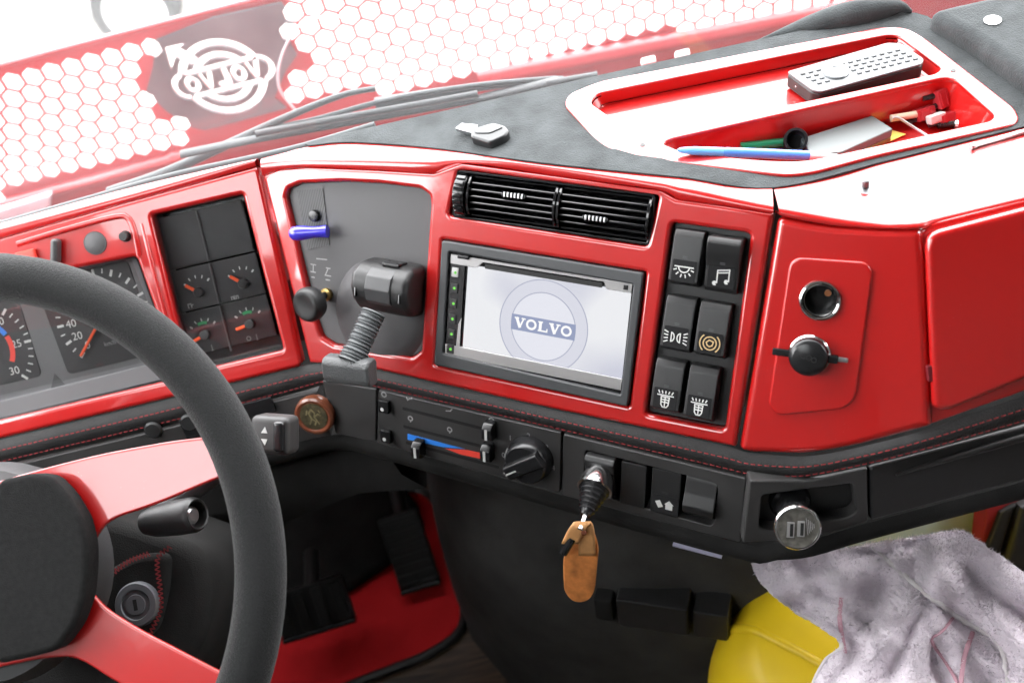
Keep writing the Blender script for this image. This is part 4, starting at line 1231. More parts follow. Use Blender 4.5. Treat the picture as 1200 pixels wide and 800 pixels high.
box('top_latch', C, fa - hw * .1, fa + hw * .5, fb + hh * .95, fb + hh * 1.12, .004, .020, .001, PLAS_S, lev)
s0, s1_ = C.PW(438, 366, .034), C.PW(412, 424, .058)
pts = [s0.lerp(s1_, i / 40) for i in range(41)]
tube('ribbed_stalk', pts, [.0102 + .0011 * math.sin(i * math.pi * 2 / 2.6) + .0015 * (i > 30) for i in range(41)], pbr('ribbed_grey_rubber', (.10, .106, .11), .5, bump=.2, bscale=500), lev, 20, smooth=30)
hf = Frame(C.PW(410, 434, .058), 24, 30)
prism('crossbar', hf, -.0225, .0225, [(-.0125, -.007), (-.0115, .006), (-.006, .009), (.008, .010), (.0125, .006), (.0125, -.006), (.008, -.009)], .003, pbr('grained_grey_plastic', (.075, .078, .08), .45, bump=.5, bscale=700, bdist=.002), lev, seg=3)

kb = thing('control_knob', 'round black knob on a brass stalk at the left of the grey plate', 'knob', C.PW(383, 345, -.006))
kf = Frame(C.PW(361, 357, .026), 40, 30)
lathe('cap', kf, [(.008, -.012), (.0145, -.009), (.0158, -.004), (.0158, .001), (.0145, .004), (.0125, .005), (.009, .0042), (.0005, .0040)], PLAS, kb, 36, 40)
tube('stalk', [C.PW(384, 345, -.006), C.PW(376, 348, .006), C.PW(364, 355, .018)], .0035, PLAS, kb)
lathe('collar', C.sub(*C.P(383, 345, -.005), -.006), [(.006, 0), (.006, .004), (.0045, .006), (.0005, .006)], pbr('brass', (.45, .32, .12), .35, metal=1), kb, 20)
def ellipsoid(name, fr, ra, rb, rc, mat, parent=None, n=24, m=14, p=1.0):
    vs, fs = [], []
    for j in range(m + 1):
        ph = math.pi * j / m
        for i in range(n):
            th = 2 * math.pi * i / n
            vs.append(fr.W(ra * math.sin(ph) * math.cos(th), rb * math.sin(ph) * math.sin(th), rc * math.cos(ph)))
    for j in range(m):
        for i in range(n):
            fs.append((j * n + i, (j + 1) * n + i, (j + 1) * n + (i + 1) % n, j * n + (i + 1) % n))
    return mesh(name, vs, fs, mat, parent, 80)
vl = thing('violet_switch', 'glossy violet toggle sticking out of the hatched strip', 'toggle switch', C.PW(380, 271, -.006))
a, b = C.PW(339, 274, .012), C.PW(384, 271, .002)
tube('handle', [a.lerp(b, t) for t in (0, .03, .1, .25, .45, .65, .85, 1)], [.0015, .0042, .0062, .0070, .0062, .0052, .0055, .006], VIOLET, vl, 20)

# ================================================================== medallion, column switch strip under the instruments
md_ = thing('medallion', 'round brown medallion with brass relief on the strip below the gauges', 'medallion', KL.PW(369, 486))
mf = Frame(KL.PW(369, 486, .004), 14, 26)
BROWN = pbr('brown_varnished_wood', (.16, .045, .02), .3, coat=.6, vary=.3, vscale=60)
lathe('wooden_ring', mf, [(.0195, -.006), (.0200, 0), (.0192, .003), (.017, .0042), (.0150, .0036), (.0146, .0030), (.0005, .0028)], BROWN, md_, 40)
BRASS = pbr('worn_brass', (.30, .26, .14), .45, metal=.7, vary=.4, vscale=200, bump=.8, bscale=300)
lathe('relief_disc', mf, [(.0140, .0026), (.0138, .0036), (.0005, .0040)], pbr('dark_brass', (.10, .085, .045), .5, metal=.5, bump=.8, bscale=350, vary=.5, vscale=250), md_, 32)
strokes('figure_relief', mf, [A([(-5, -8), (-2, -2), (-4, 4), (-1, 8), (2, 4), (1, 0), (5, -8)]), A([(1, 0), (5, 3), (8, 1)]), A([(-2, -2), (2, -5), (0, -9)]), A([(-7, 2), (-5, 7)]), A([(6, 7), (8, 4)])], .0016, .0043, BRASS, md_)
for px in ((180, 503), (222, 494)):
    q = KL.sub(*KL.P(*px), 0)
    lathe('round_plug', q, [(.0085, 0), (.0085, .002), (.007, .0035), (.0004, .0036)], PLAS, dash, 24)
q = KL.sub(*KL.P(300, 478, .002), 0, 2)
box('blank_switch', q, -.018, .018, -.0075, .0075, 0, .003, .001, PLAS_S, dash)
box('blank_switch', KL.sub(*KL.P(228, 500, .002), 0, 2), -.012, .012, -.011, .011, 0, .003, .001, PLAS_S, dash)

# ================================================================== steering wheel
HC = Vector((-.451, -.158, .038))
H = Frame(HC, 0, 55)
whl = thing('steering_wheel', 'four spoke steering wheel with black suede rim and glossy red spokes', 'steering wheel', HC)
RW, rt = .2255, .0183
pts = [H.W(RW * math.cos(2 * math.pi * i / 120), RW * math.sin(2 * math.pi * i / 120), 0) for i in range(120)]
tube('rim', pts, rt, WHEEL_SUEDE, whl, 28, closed=True)
vs, fs = [], []
for i in range(0, 420):
    t0, t1 = 2 * math.pi * i / 420, 2 * math.pi * (i + .6) / 420
    base = len(vs)
    for t, dc in ((t0, -.006), (t1, -.009)):
        for e in (-.0004, .0004):
            R_ = RW - math.sqrt(rt ** 2 - dc ** 2) - .0002
            vs.append(H.W(R_ * math.cos(t), R_ * math.sin(t), dc + e))
    fs.append((base, base + 1, base + 3, base + 2))
st_ = mesh('rim_stitching', vs, fs, STITCH, whl); st_['kind'] = 'stuff'
CS = -.016
sp_px = [(-10, 566), (20, 557), (60, 546), (120, 531), (200, 516.5), (240, 512), (268, 556), (250, 562.5), (185, 590), (136, 606), (120, 616), (109, 635), (97, 657), (95, 673), (102, 688), (122, 712), (160, 736), (268, 792), (262, 856), (140, 802), (100, 776), (84, 769), (50, 771), (10, 779), (-12, 784)]
right = H.poly(sp_px, CS)
# keep the far ends inside the rim
def clampr(p):
    r_ = math.hypot(*p)
    return p if r_ < RW - .002 else (p[0] * (RW - .002) / r_, p[1] * (RW - .002) / r_)
right = [clampr(p) for p in right]
right = rnd(right, [.0, .0, .01, .02, .02, .001, .001, .01, .02, .012, .012, .012, .01, .01, .012, .012, .02, .001, .001, .02, .012, .012, .012, .01, 0], 4)
right = [p for p in right if p[0] > .005]
left = [(-p[0], p[1]) for p in reversed(right)]
plate('spoke_plate', H, right + left, CS - .005, CS, .0018, RED, whl, res=3)
pad_px = [(-10, 563), (30, 554), (52, 557), (72, 578), (90, 608), (97, 640), (97, 665), (94, 700), (82, 735), (60, 764), (30, 772), (-12, 781)]
pr = H.poly(pad_px, .012)
pr = rnd(pr, .006, 3)
pr = [p for p in pr if p[0] > .005]
pl = [(-p[0], p[1]) for p in reversed(pr)]
plate('hub_pad', H, pr + pl, CS + .0005, .006, .0045, pbr('hub_suede', (.013, .013, .013), .95, spec=.1, sheen=.03, bump=.5, bscale=1300, vary=.2, vscale=260), whl, res=4)
lathe('hub_boss', H, [(.070, -.075), (.083, -.07), (.086, -.05), (.080, -.026), (.06, -.022)], DARKGREY, whl, 48)

# column cover, ignition lock, stalks
colm = thing('steering_column', 'dark column cover with ignition lock behind the steering wheel', 'steering column', H.W(0, -.05, -.3))
CC = Frame(H.W(0, 0, -.12), 0, 55)
cov = rnd(CC.poly([(-160, 600), (60, 592), (150, 610), (232, 640), (246, 680), (244, 735), (215, 790), (150, 860), (-200, 900)]), .02)
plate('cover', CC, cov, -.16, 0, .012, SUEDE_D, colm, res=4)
plate('cover_face', CC, rnd(CC.poly([(92, 690), (135, 664), (168, 648), (203, 646), (200, 690), (188, 738), (150, 760), (90, 752)]), .01), -.01, .012, .006, SUEDE_D, colm, res=3)
def fuzzy(name, pts, n, parent):
    r3 = random.Random(3)
    vs, fs = [], []
    cv = spline(pts, n)
    for i in range(n - 1):
        p = cv[i]
        tg = (cv[i + 1] - cv[i]).normalized()
        sd = tg.cross(H.n).normalized()
        s_ = .0022 * (1 if i % 2 else -1)
        a, b = p + sd * s_ + H.n * .0006, cv[i + 1] - sd * s_ + H.n * .0006
        d = (b - a).normalized(); x = d.cross(H.n).normalized() * .0005
        base = len(vs)
        vs += [a + x, a - x, b - x, b + x]
        fs.append((base, base + 1, base + 2, base + 3))
    o = mesh(name, vs, fs, STITCH, parent); o['kind'] = 'stuff'
fuzzy('cover_stitching', [CC.PW(112, 697, .013), CC.PW(126, 678, .013), CC.PW(150, 658, .013), CC.PW(175, 648, .013)], 40, colm)
fuzzy('cover_stitching', [CC.PW(200, 640, .013), CC.PW(185, 655, .013), CC.PW(188, 690, .013), CC.PW(188, 715, .013), CC.PW(176, 742, .013)], 44, colm)
q = CC.sub(*CC.P(160, 708, .016), .012)
lk = lathe('ignition_lock', q, [(.0185, 0), (.0185, .004), (.0172, .0062), (.0125, .0064), (.0118, .0052), (.0085, .0052), (.0080, .0064), (.0005, .0064)], pbr('lock_zinc', (.16, .165, .18), .4, metal=.5), colm, 36)
box('key_slot', q, -.0016, .0016, -.0045, .0045, .005, .0067, 0, SLOT, lk)
stk = thing('wiper_stalk', 'dark grey stalk end below the upper spoke of the wheel', 'stalk', CC.PW(150, 625, .02))
a, b = CC.PW(172, 612, .02), CC.PW(232, 602, .04)
ax = (b - a).normalized()
SF = Frame(a, u=H.n.cross(ax).normalized(), v=-(ax.cross(H.n.cross(ax))))
SF = Frame(a, u=ax.cross(Vector((0, 0, 1))), v=ax.cross(ax.cross(Vector((0, 0, 1)))))
ln = (b - a).length
if SF.n.dot(ax) < 0: SF = Frame(a, u=-SF.u, v=SF.v)
lathe('stalk_body', SF, [(.010, 0), (.013, ln * .2), (.0145, ln * .6), (.0145, ln * .93), (.0135, ln * .97), (.0120, ln), (.0108, ln * .99), (.0108, ln * .8), (.004, ln * .78)], PLAS, stk, 28)
lathe('end_button', SF, [(.007, ln * .78), (.007, ln * .9), (.005, ln * .93), (.0005, ln * .93)], STEEL, stk, 20)
ind = thing('indicator_stalk', 'stalk with two white arrows and a rocker to the right of the rim', 'stalk', H.PW(262, 560, -.09))
IF = Frame(H.PW(320, 508, -.075), 20, 46)
IF = IF.sub(0, 0, 0, 0)
a = IF.o
tube('arm', [H.PW(190, 600, -.10), H.PW(250, 556, -.085), H.PW(300, 520, -.076)], [.008, .009, .010], DARKGREY, ind)
box('head', IF, -.0165, .0175, -.0160, .0150, -.014, .008, .005, PANEL, ind, 3)
box('rocker', IF, .0055, .0150, -.0125, .0120, .006, .0115, .003, PLAS_S, ind, 3)
plate('arrow', IF, A([(-6, 1.6), (-.4, 1.6), (-2.6, 6.6)]), .0081, .0085, 0, WHITE, ind)
plate('arrow', IF, A([(-6, -3.2), (-.4, -3.2), (-2.6, -8.2)]), .0081, .0085, 0, WHITE, ind)

# ================================================================== lever with leather tag, charger
tg = thing('leather_tag_lever', 'tan leather key tag hanging from a rubber-booted chrome lever', 'key tag', L_.PW(700, 562))
LEA = pbr('tan_leather', (.44, .155, .040), .5, spec=.4, bump=.4, bscale=350, vary=.42, vscale=90)
LEA2 = pbr('pale_leather', (.52, .26, .10), .5, spec=.4, bump=.3, bscale=350, vary=.2, vscale=70)
b0_, b1_ = L_.PW(701, 561, .008), L_.PW(685, 606, .044)
ax = (b1_ - b0_).normalized()
def axis_frame(o, ax):
    u_ = ax.cross(Vector((0, 0, 1))).normalized()
    f_ = Frame(o, u=u_, v=ax.cross(u_))
    if f_.n.dot(ax) < 0: f_ = Frame(o, u=-u_, v=ax.cross(u_))
    return f_
BF = axis_frame(b0_, ax)
ln = (b1_ - b0_).length
lathe('chrome_cup', BF, [(.0125, -.006), (.0138, .0), (.0150, .008), (.0152, .011), (.0135, .0115), (.013, .009)], CHROME, tg, 36)
pf = [(.0128, .008)]
for k in range(6):
    z = .010 + k * (ln - .014) / 6
    r_ = .0125 - k * .00115
    pf += [(r_, z), (r_ + .0004, z + .0016), (r_ - .0016, z + .0036)]
pf += [(.0045, ln - .002), (.0005, ln - .0015)]
lathe('rubber_boot', BF, pf, PLAS_S, tg, 28, 40)
tube('steel_pin', [BF.W(0, 0, ln - .004), BF.W(0, 0, ln + .012)], .0026, CHROME, tg)
TG = Frame(L_.PW(681, 655, .046), 14, 28)
plate('tag', TG, rnd(TG.poly([(672, 620), (688, 612), (696, 622), (702, 640), (697, 692), (689, 704), (672, 705), (661, 692), (660, 655), (664, 636)]), .009), -.002, .0015, .0012, LEA, tg, res=3)
strap = spline([TG.PW(688, 650, .0045), TG.PW(687, 625, .007), TG.PW(683, 612, .009), TG.PW(676, 620, .011), TG.PW(668, 636, .0095)], 16)
loft('folded_strap', [[p + TG.u * (s_ * .0070) for p in strap] for s_ in (-1, -.6, 0, .6, 1)], LEA2, tg, 60, .0024)
tube('toggle_pin', [TG.PW(671, 630, .009), TG.PW(660, 648, .011)], .0036, PLAS_G, tg)
lathe('stud', TG.sub(*TG.P(684, 624, .012), .0115), [(.0026, 0), (.0022, .001), (.0004, .0014)], BROWN, tg, 14)

ub = thing('usb_charger', 'round clear-faced charger with two slots plugged in at the right lower strip', 'usb charger', SL.PW(925, 590, -.012))
u0, u1 = SL.PW(925, 589, -.014), SL.PW(934, 617, .024)
UF = axis_frame(u0, (u1 - u0).normalized())
ln = (u1 - u0).length
lathe('socket_ring', SL.sub(*SL.P(926, 588, -.010), -.014), [(.0165, 0), (.0165, .004), (.0150, .006), (.0135, .0055)], PLAS_G, ub, 32)
lathe('barrel', UF, [(.0115, 0), (.0118, ln * .5), (.0150, ln * .8), (.0165, ln * .93)], PLAS_S, ub, 32)
FF = Frame(u1, 8, 40)
lathe('face', FF, [(.0165, -.005), (.0170, 0), (.0168, .0020), (.0155, .0028), (.0142, .0024), (.0005, .0024)], pbr('smoked_clear_plastic', (.09, .085, .075), .15, coat=1, vary=.5, vscale=180), ub, 40)
lathe('chrome_ring', FF, [(.0160, .0012), (.0176, .0008), (.0178, .0022), (.0170, .0034), (.0158, .0032), (.0156, .0020)], CHROME, ub, 40, cap=False)
for k, x in enumerate((-.0052, .0026)):
    q = FF.sub(x, -.001, .0026, -8)
    s_ = box('usb_slot', q, -.0028, .0028, -.0062, .0062, -.001, .0006, .0004, SILVER, ub)
    box('slot_gap', q, -.0006, .0018, -.005, .005, .0, .0008, 0, SLOT, s_)
for k in range(5):
    tube('face_ridge', [FF.W(.0072 + k * .0013, -.006 + k * .0012, .0026), FF.W(.0072 + k * .0013, .007 - k * .0012, .0026)], .00035, SILVER, ub, 6)
# ================================================================== footwell
MATR = pbr('red_mat_fabric', (.58, .014, .018), .85, spec=.2, bump=.35, bscale=18, vary=.10, vscale=9, bdist=.02, sheen=.1)
FL = Frame((0, 0, ZF), u=(1, 0, 0), v=(0, 1, 0))
mt = thing('floor_mat', 'red floor mat with black edging under the pedals', 'floor mat', FL.PW(430, 760))
mat_px = [(500, 575), (516, 596), (546, 715), (540, 742), (505, 766), (400, 806), (250, 880), (60, 960), (-300, 900), (-200, 640), (300, 560)]
mp2 = rnd(FL.poly(mat_px, .006), [.02, .02, .02, .03, .03, .03, .02, .02, .02, .02, .02])
plate('mat_sheet', FL, mp2, .001, .007, .001, MATR, mt)
tube('edging', resample([FL.W(*p, .006) for p in mp2 + mp2[:1]], 160)[:-1], .0065, PLAS, mt, 8, closed=True)
kpl = thing('footwell_shade_plate', 'black plate added as footwell shade behind the pedals', 'shade plate', FL.PW(400, 640))  # dark plate standing in for the deep shadow over the mat
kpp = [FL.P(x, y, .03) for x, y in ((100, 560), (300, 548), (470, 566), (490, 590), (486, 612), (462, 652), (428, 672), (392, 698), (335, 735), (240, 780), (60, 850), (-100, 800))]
plate('shade_board', FL, rnd(kpp, .03), .010, .030, .008, SUEDE_D, kpl, res=3)
# centre tunnel
tun_b = [(-.245, .42), (-.222, .24), (-.200, .07), (-.180, .02), (-.11, -.065), (.02, -.115), (.22, -.13), (.30, -.02), (.31, .3)]
tun_t = [(-.16, .42), (-.14, .24), (-.11, .10), (-.085, .05), (-.03, .0), (.05, -.04), (.20, -.06), (.25, .02), (.25, .3)]
bt, tp = spline([(x, y, ZF) for x, y in tun_b], 50), spline([(x, y, -.16) for x, y in tun_t], 50)
rows = []
for k in range(13):
    t = k / 12
    rows.append([a.lerp(b, t) + Vector((-.012 * math.sin(math.pi * t), -.030 * math.sin(math.pi * t) ** 2, 0)) + Vector((0, 0, 0)) * noise.noise(a * 9) + Vector((.010 * noise.noise(Vector((a.x * 7, a.y * 7, t * 3))), .012 * noise.noise(Vector((a.x * 6 + 5, a.y * 6, t * 2.5))), 0)) for a, b in zip(bt, tp)])
tun = thing('engine_tunnel', 'dark suede covered engine tunnel below the dashboard', 'tunnel', (0, .1, ZF), kind='structure')
loft('cover', rows, SUEDE_T, tun, 70)
tf = Frame(hit(765, 720, (0, -.115, 0), Vector((0, 1, 0))), 22, 12)
box('drawer_front', tf, -.036, .036, -.022, .020, -.03, .004, .003, PLAS, tun)
box('drawer_side', tf, .040, .075, -.026, .014, -.03, .000, .003, PLAS, tun)
box('drawer_catch', tf, -.060, -.040, -.018, .016, -.03, .004, .004, SUEDE_D, tun)
# knee panel under the instruments
def krow(pts, dz): return resample([atz(x, y, z) for x, y, z in pts], 30)
knee = loft('knee_panel', [krow([(-120, 640, -.15), (0, 606, -.15), (190, 560, -.15), (330, 526, -.15), (400, 514, -.15), (450, 525, -.15)], 0), krow([(-120, 700, -.18), (0, 665, -.18), (200, 620, -.18), (330, 580, -.18), (400, 560, -.18), (470, 555, -.17)], 0),
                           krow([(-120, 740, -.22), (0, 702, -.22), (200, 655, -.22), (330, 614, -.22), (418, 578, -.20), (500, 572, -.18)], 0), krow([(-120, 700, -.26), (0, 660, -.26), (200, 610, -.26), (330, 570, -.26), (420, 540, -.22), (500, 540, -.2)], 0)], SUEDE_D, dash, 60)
pp_ = tag(box('paper_sheet', Frame(atz(815, 651, -.185), u=(.87, -.5, 0), v=(.5, .87, 0)), -.022, .022, .004, .03, -.001, .001, 0, pbr('lavender_paper', (.50, .49, .64), .7)), 'strip of lavender paper tucked under the dashboard edge', 'paper')

def pedal(name, label, px, z, w_, h_, el, ribs, vertical):
    f_ = Frame(atz(*px, z), -6, el)
    t = thing(name, label, 'pedal', f_.W(0, -h_ / 2, -.02))
    box('pad', f_, -w_ / 2, w_ / 2, -h_ / 2, h_ / 2, -.012, 0, .003, PLAS, t)
    for k in range(ribs):
        if vertical:
            x = -w_ / 2 + w_ * (k + .5) / ribs
            box('rib', f_, x - w_ * .28 / ribs, x + w_ * .28 / ribs, -h_ * .42, h_ * .42, 0, .006, .0015, PLAS, t)
        else:
            y = -h_ / 2 + h_ * (k + .5) / ribs
            box('rib', f_, -w_ * .44, w_ * .44, y - h_ * .2 / ribs, y + h_ * .2 / ribs, 0, .003, .001, PLAS, t)
    box('frame_lip', f_, -w_ / 2, w_ / 2, -h_ / 2 - .004, -h_ / 2 + .003, -.010, .006, .002, PLAS_S, t)
    tube('arm', [f_.W(0, h_ * .2, -.012), f_.W(0, h_ * .45, -.05), f_.W(0, h_ * .8, -.09)], .010, PLAS, t)
    return t
pedal('accelerator_pedal', 'long ribbed accelerator pedal on the red mat', (479, 645), ZF + .07, .056, .105, 40, 8, False)
pedal('brake_pedal', 'wide brake pedal with upright ribs left of the accelerator', (366, 712), ZF + .10, .098, .06, 42, 4, True)

# ================================================================== bucket, towel and what stands beyond them
YEL = pbr('yellow_plastic', (.72, .50, .012), .42, spec=.45, bump=.08, bscale=40, rvary=.08, vscale=30)
bk = thing('bucket', 'yellow plastic tub with rounded lid under the towel', 'bucket', (.205, -.205, ZF))
BK = Frame((.212, -.198, 0), u=(1, 0, 0), v=(0, 1, 0))
lathe('tub', BK, [(.10, ZF + .001), (.112, ZF + .02), (.125, -0.4650), (.128, -0.4450), (.128, -0.4300), (.124, -0.4250)], YEL, bk, 64)
lathe('lid', BK, [(.130, -0.4370), (.134, -0.4300), (.134, -0.4170), (.130, -0.3950), (.122, -0.3700), (.108, -0.3450), (.092, -0.3280), (.084, -0.3230), (.080, -0.3215), (.050, -0.3150), (.001, -0.3130)], YEL, bk, 64, 60)
rid = []
for k in range(24):
    t = -.22 + 1.42 * k / 23
    x, y = -.080 + .11 * t, .045 - .115 * t
    r_ = math.hypot(x, y)
    pr_ = [(.001, -0.3130), (.05, -0.3150), (.084, -0.3230), (.092, -0.3280), (.108, -0.3450), (.122, -0.3700), (.130, -0.3950), (.134, -0.4170)]
    for (r0, z0), (r1, z1) in zip(pr_, pr_[1:]):
        if r0 <= r_ <= r1:
            z = z0 + (z1 - z0) * (r_ - r0) / (r1 - r0); break
    rid.append(BK.W(x, y, z - .003))
tube('lid_ridge', rid, .0055, YEL, bk, 16, flat=1.0)

TOW = pbr('lavender_terry', (.68, .62, .67), .95, spec=.1, sheen=.3, sheen_r=.5, bump=.6, bscale=420, vary=.08, vscale=40, bdist=.0015)
HEM = pbr('pale_hem', (.58, .55, .55), .9)
PINK = pbr('pink_thread', (.48, .27, .32), .9)
tw_ = thing('towel', 'crumpled lavender terry towel with pink lines draped over the yellow tub', 'towel', (.27, -.2, -.28))
def towel_z(px, py):
    p = Vector((px * .011, py * .011, 0))
    z = -.240 + .022 * noise.noise(p * .75) + .022 * (.5 - abs(noise.noise(p * 1.2 + Vector((4, 2, 0)))) * 2) + .0035 * noise.noise(p * 2.6)
    z -= .00022 * max(0, 985 - px)                                  # hangs lower at the left
    z -= .00012 * max(0, px - 1120)
    z += .012 * math.exp(-((px - py * .55 - 690) / 16) ** 2) + .010 * math.exp(-((px + py * .8 - 1560) / 26) ** 2) - .012 * math.exp(-((px - py * .25 - 905) / 14) ** 2)
    for (x0, y0, x1, y1, h_, sg) in ((905, 700, 1075, 655, .020, 13), (1000, 805, 1080, 690, .024, 15), (1060, 800, 1115, 660, .016, 12), (1150, 660, 1230, 720, .020, 15), (1120, 690, 1240, 790, .018, 14), (940, 690, 1010, 745, .014, 10)):
        dx, dy = x1 - x0, y1 - y0
        L2 = dx * dx + dy * dy
        t = ((px - x0) * dx + (py - y0) * dy) / L2
        tc_ = min(1.15, max(-.15, t))
        d2 = (px - x0 - tc_ * dx) ** 2 + (py - y0 - tc_ * dy) ** 2
        z += h_ * math.exp(-d2 / (sg * sg))
    return z
def pw(px, py, lift=0):
    return atz(px, py, towel_z(px, py) + lift)
lf = [(880, 660), (893, 684), (928, 714), (985, 752), (966, 775), (950, 812), (945, 880)]
rg = [(1120, 622), (1206, 682), (1290, 730), (1310, 780), (1320, 820), (1330, 860), (1340, 920)]
l2, r2 = spline([(x, y, 0) for x, y in lf], 110), spline([(x, y, 0) for x, y in rg], 110)
rows = []
for a, b in zip(l2, r2):
    row = []
    for k in range(151):
        q = a.lerp(b, k / 150)
        p = pw(q.x, q.y)
        p += Vector((noise.noise(p * 330), noise.noise(p * 330 + Vector((9, 0, 0))), noise.noise(p * 330 + Vector((0, 9, 0))))) * .0011
        row.append(p)
    rows.append(row)
loft('cloth', rows, TOW, tw_, 180, .003)
# flap folded over at the right, with its hem
fl = [(1022, 640), (1052, 668), (1090, 700), (1130, 728), (1168, 752), (1180, 790), (1190, 860)]
fr_ = [(1130, 622), (1215, 682), (1295, 730), (1310, 780), (1320, 820), (1330, 860), (1340, 920)]
l3, r3 = spline([(x, y, 0) for x, y in fl], 90), spline([(x, y, 0) for x, y in fr_], 90)
rows, hem = [], []
for i, (a, b) in enumerate(zip(l3, r3)):
    row = []
    for k in range(91):
        q = a.lerp(b, k / 90)
        p = pw(q.x, q.y, .006 + .010 * min(1, k / 14) + .008 * noise.noise(Vector((q.x * .02, q.y * .02, 5))))
        p += Vector((noise.noise(p * 330), noise.noise(p * 330 + Vector((9, 0, 0))), noise.noise(p * 330 + Vector((0, 9, 0))))) * .0011
        row.append(p)
    rows.append(row)
    hem.append(row[0].copy() + Vector((0, 0, .002)))
loft('flap', rows, TOW, tw_, 180, .003)
tube('hem', hem, .0022, HEM, tw_, 8)
tube('hem', [pw(q.x, q.y, .002) for q in l2[55:]], .0018, HEM, tw_, 8)
for ln_ in ([(986, 700), (984, 725), (990, 765)], [(1128, 708), (1105, 738), (1092, 750), (1108, 775), (1122, 800), (1130, 830)], [(1140, 740), (1130, 770), (1126, 800)]):
    c_ = spline([(x, y, 0) for x, y in ln_], 40)
    tube('pink_line', [pw(q.x, q.y, .0026 if q.x < 1085 + 0 else .004) for q in c_], .0019, PINK, tw_, 8, flat=.5)
rp = random.Random(11)
vs, fs = [], []
def tuft(p, L):
    d = Vector((rp.gauss(0, 1.1), rp.gauss(0, 1.1), 1)).normalized()
    s_ = Vector((rp.gauss(0, 1), rp.gauss(0, 1), rp.gauss(0, .4))).normalized() * .0006
    b = len(vs)
    vs.extend([p - s_, p + s_, p + d * L])
    fs.append((b, b + 1, b + 2))
for n_, grid in ((52000, 'a'), (36000, 'b')):
    ll, rr_ = (l2, r2) if grid == 'a' else (l3, r3)
    for _ in range(n_):
        i, t = rp.randrange(len(ll)), rp.random()
        q = ll[i].lerp(rr_[i], t)
        if q.x > 1230 or q.y > 830: continue
        lift = 0 if grid == 'a' else .006 + .010 * min(1, t * 90 / 14) + .008 * noise.noise(Vector((q.x * .02, q.y * .02, 5)))
        tuft(pw(q.x + rp.uniform(-1, 1), q.y + rp.uniform(-1, 1), lift + .001), rp.uniform(.0020, .0052))
pile = mesh('terry_pile', vs, fs, TOW, tw_); pile['kind'] = 'stuff'

QF = Frame(atz(1150, 640, -.42), 0, 25)
st_b = thing('passenger_seat_base', 'black seat base with a red strip right of the towel', 'seat base', QF.PW(1170, 660))
plate('red_strip', QF, QF.poly([(1158, 596), (1200, 575), (1186, 640), (1150, 660)]), -.03, -.004, .002, pbr('dark_red_cloth', (.28, .01, .015), .7), st_b)
plate('side_cover', QF, QF.poly([(1192, 590), (1300, 540), (1300, 720), (1150, 690), (1172, 655)]), -.03, .01, .006, PLAS, st_b)
plate('rear_bar', QF, QF.poly([(1150, 655), (1172, 600), (1190, 590), (1165, 665)]), -.02, .002, .002, PLAS, st_b)
dp = tag(plate('door_pocket', QF, QF.poly([(980, 700), (980, 630), (1195, 530), (1170, 640), (1130, 700)], -.035), -.045, -.035, .002, pbr('pale_grey_trim', (.36, .44, .50), .6)), 'pale grey trim panel between dashboard edge and towel', 'trim panel')

# ================================================================== loose things on the top
us = thing('usb_stick', 'small black usb stick with metal plug lying on the grey suede', 'usb stick', atz(568, 158, .105))
UF_ = Frame(atz(568, 158, .1005), u=(1, .02, 0), v=(0, 1, .0))
plate('case', UF_, rnd(UF_.poly([(553, 150), (578, 143), (592, 147), (597, 153), (592, 159), (574, 167), (551, 160)], .010), .003), .001, .010, .002, pbr('dark_grey_gloss', (.025, .026, .027), .3), us, res=3)
plate('case_top', UF_, rnd(UF_.poly([(557, 150), (578, 145), (590, 149), (574, 156), (556, 156)], .0105), .003), .0101, .0108, .0003, pbr('grey_rubber', (.07, .073, .076), .5), us)
plate('metal_plug', UF_, UF_.poly([(534, 151), (541, 145), (560, 147), (556, 157)], .006), .003, .0068, .0006, STEEL, us)

ZS = .0045 - .012
rm = thing('remote_control', 'slim remote control with silver face lying in the red tray', 'remote control', T.PW(1000, 85, ZS))
RF = T.sub(0, 0, ZS)
top_px = [(922, 84), (1040, 50), (1056, 51), (1083, 69), (1081, 75), (962, 108), (952, 106)]
tp_ = RF.poly(top_px, .016)
plate('body', RF, rnd(tp_, .003), .001, .014, .002, pbr('remote_black', (.015, .014, .014), .4), rm)
fp = rnd([(p[0], p[1]) for p in tp_], .003)
plate('face', RF, fp, .0142, .0162, .0008, pbr('remote_silver', (.13, .135, .14), .35, metal=.2), rm)
c00, c10, c01 = Vector(RF.P(935, 86, .016)), Vector(RF.P(1055, 56, .016)), Vector(RF.P(962, 101, .016))
KEYM = pbr('key_grey', (.10, .105, .11), .5)
KEYD = pbr('key_dark', (.06, .06, .06), .5)
dr = math.degrees(math.atan2((c10 - c00).y, (c10 - c00).x))
for i in range(13):
    for j in range(4):
        if 2 <= i <= 4 and 0 <= j <= 3 and not (i == 2 and j in (0,)): continue
        p = c00 + (c10 - c00) * ((i + .3) / 13) + (c01 - c00) * ((j + .5) / 4.2)
        q = RF.sub(p.x, p.y, .0162, dr)
        box('key', q, -.0021, .0021, -.0014, .0014, 0, .0009, .0005, KEYD if (i * 7 + j * 3) % 5 == 0 else KEYM, rm, 1)
p = c00 + (c10 - c00) * .27 + (c01 - c00) * .46
lathe('ring_key', RF.sub(p.x, p.y, .0162), [(.0105, 0), (.0105, .001), (.0098, .0018), (.006, .0018), (.0055, .0012), (.0004, .0014)], pbr('ring_silver', (.28, .29, .3), .35, metal=.3), rm, 32)
for px in ((934, 101), (942, 104)):
    q = RF.PW(*px, .008)
    ellipsoid('infrared_lamp', Frame(q, 40, 10), .0018, .0018, .0015, CHROME, rm, 12, 8)

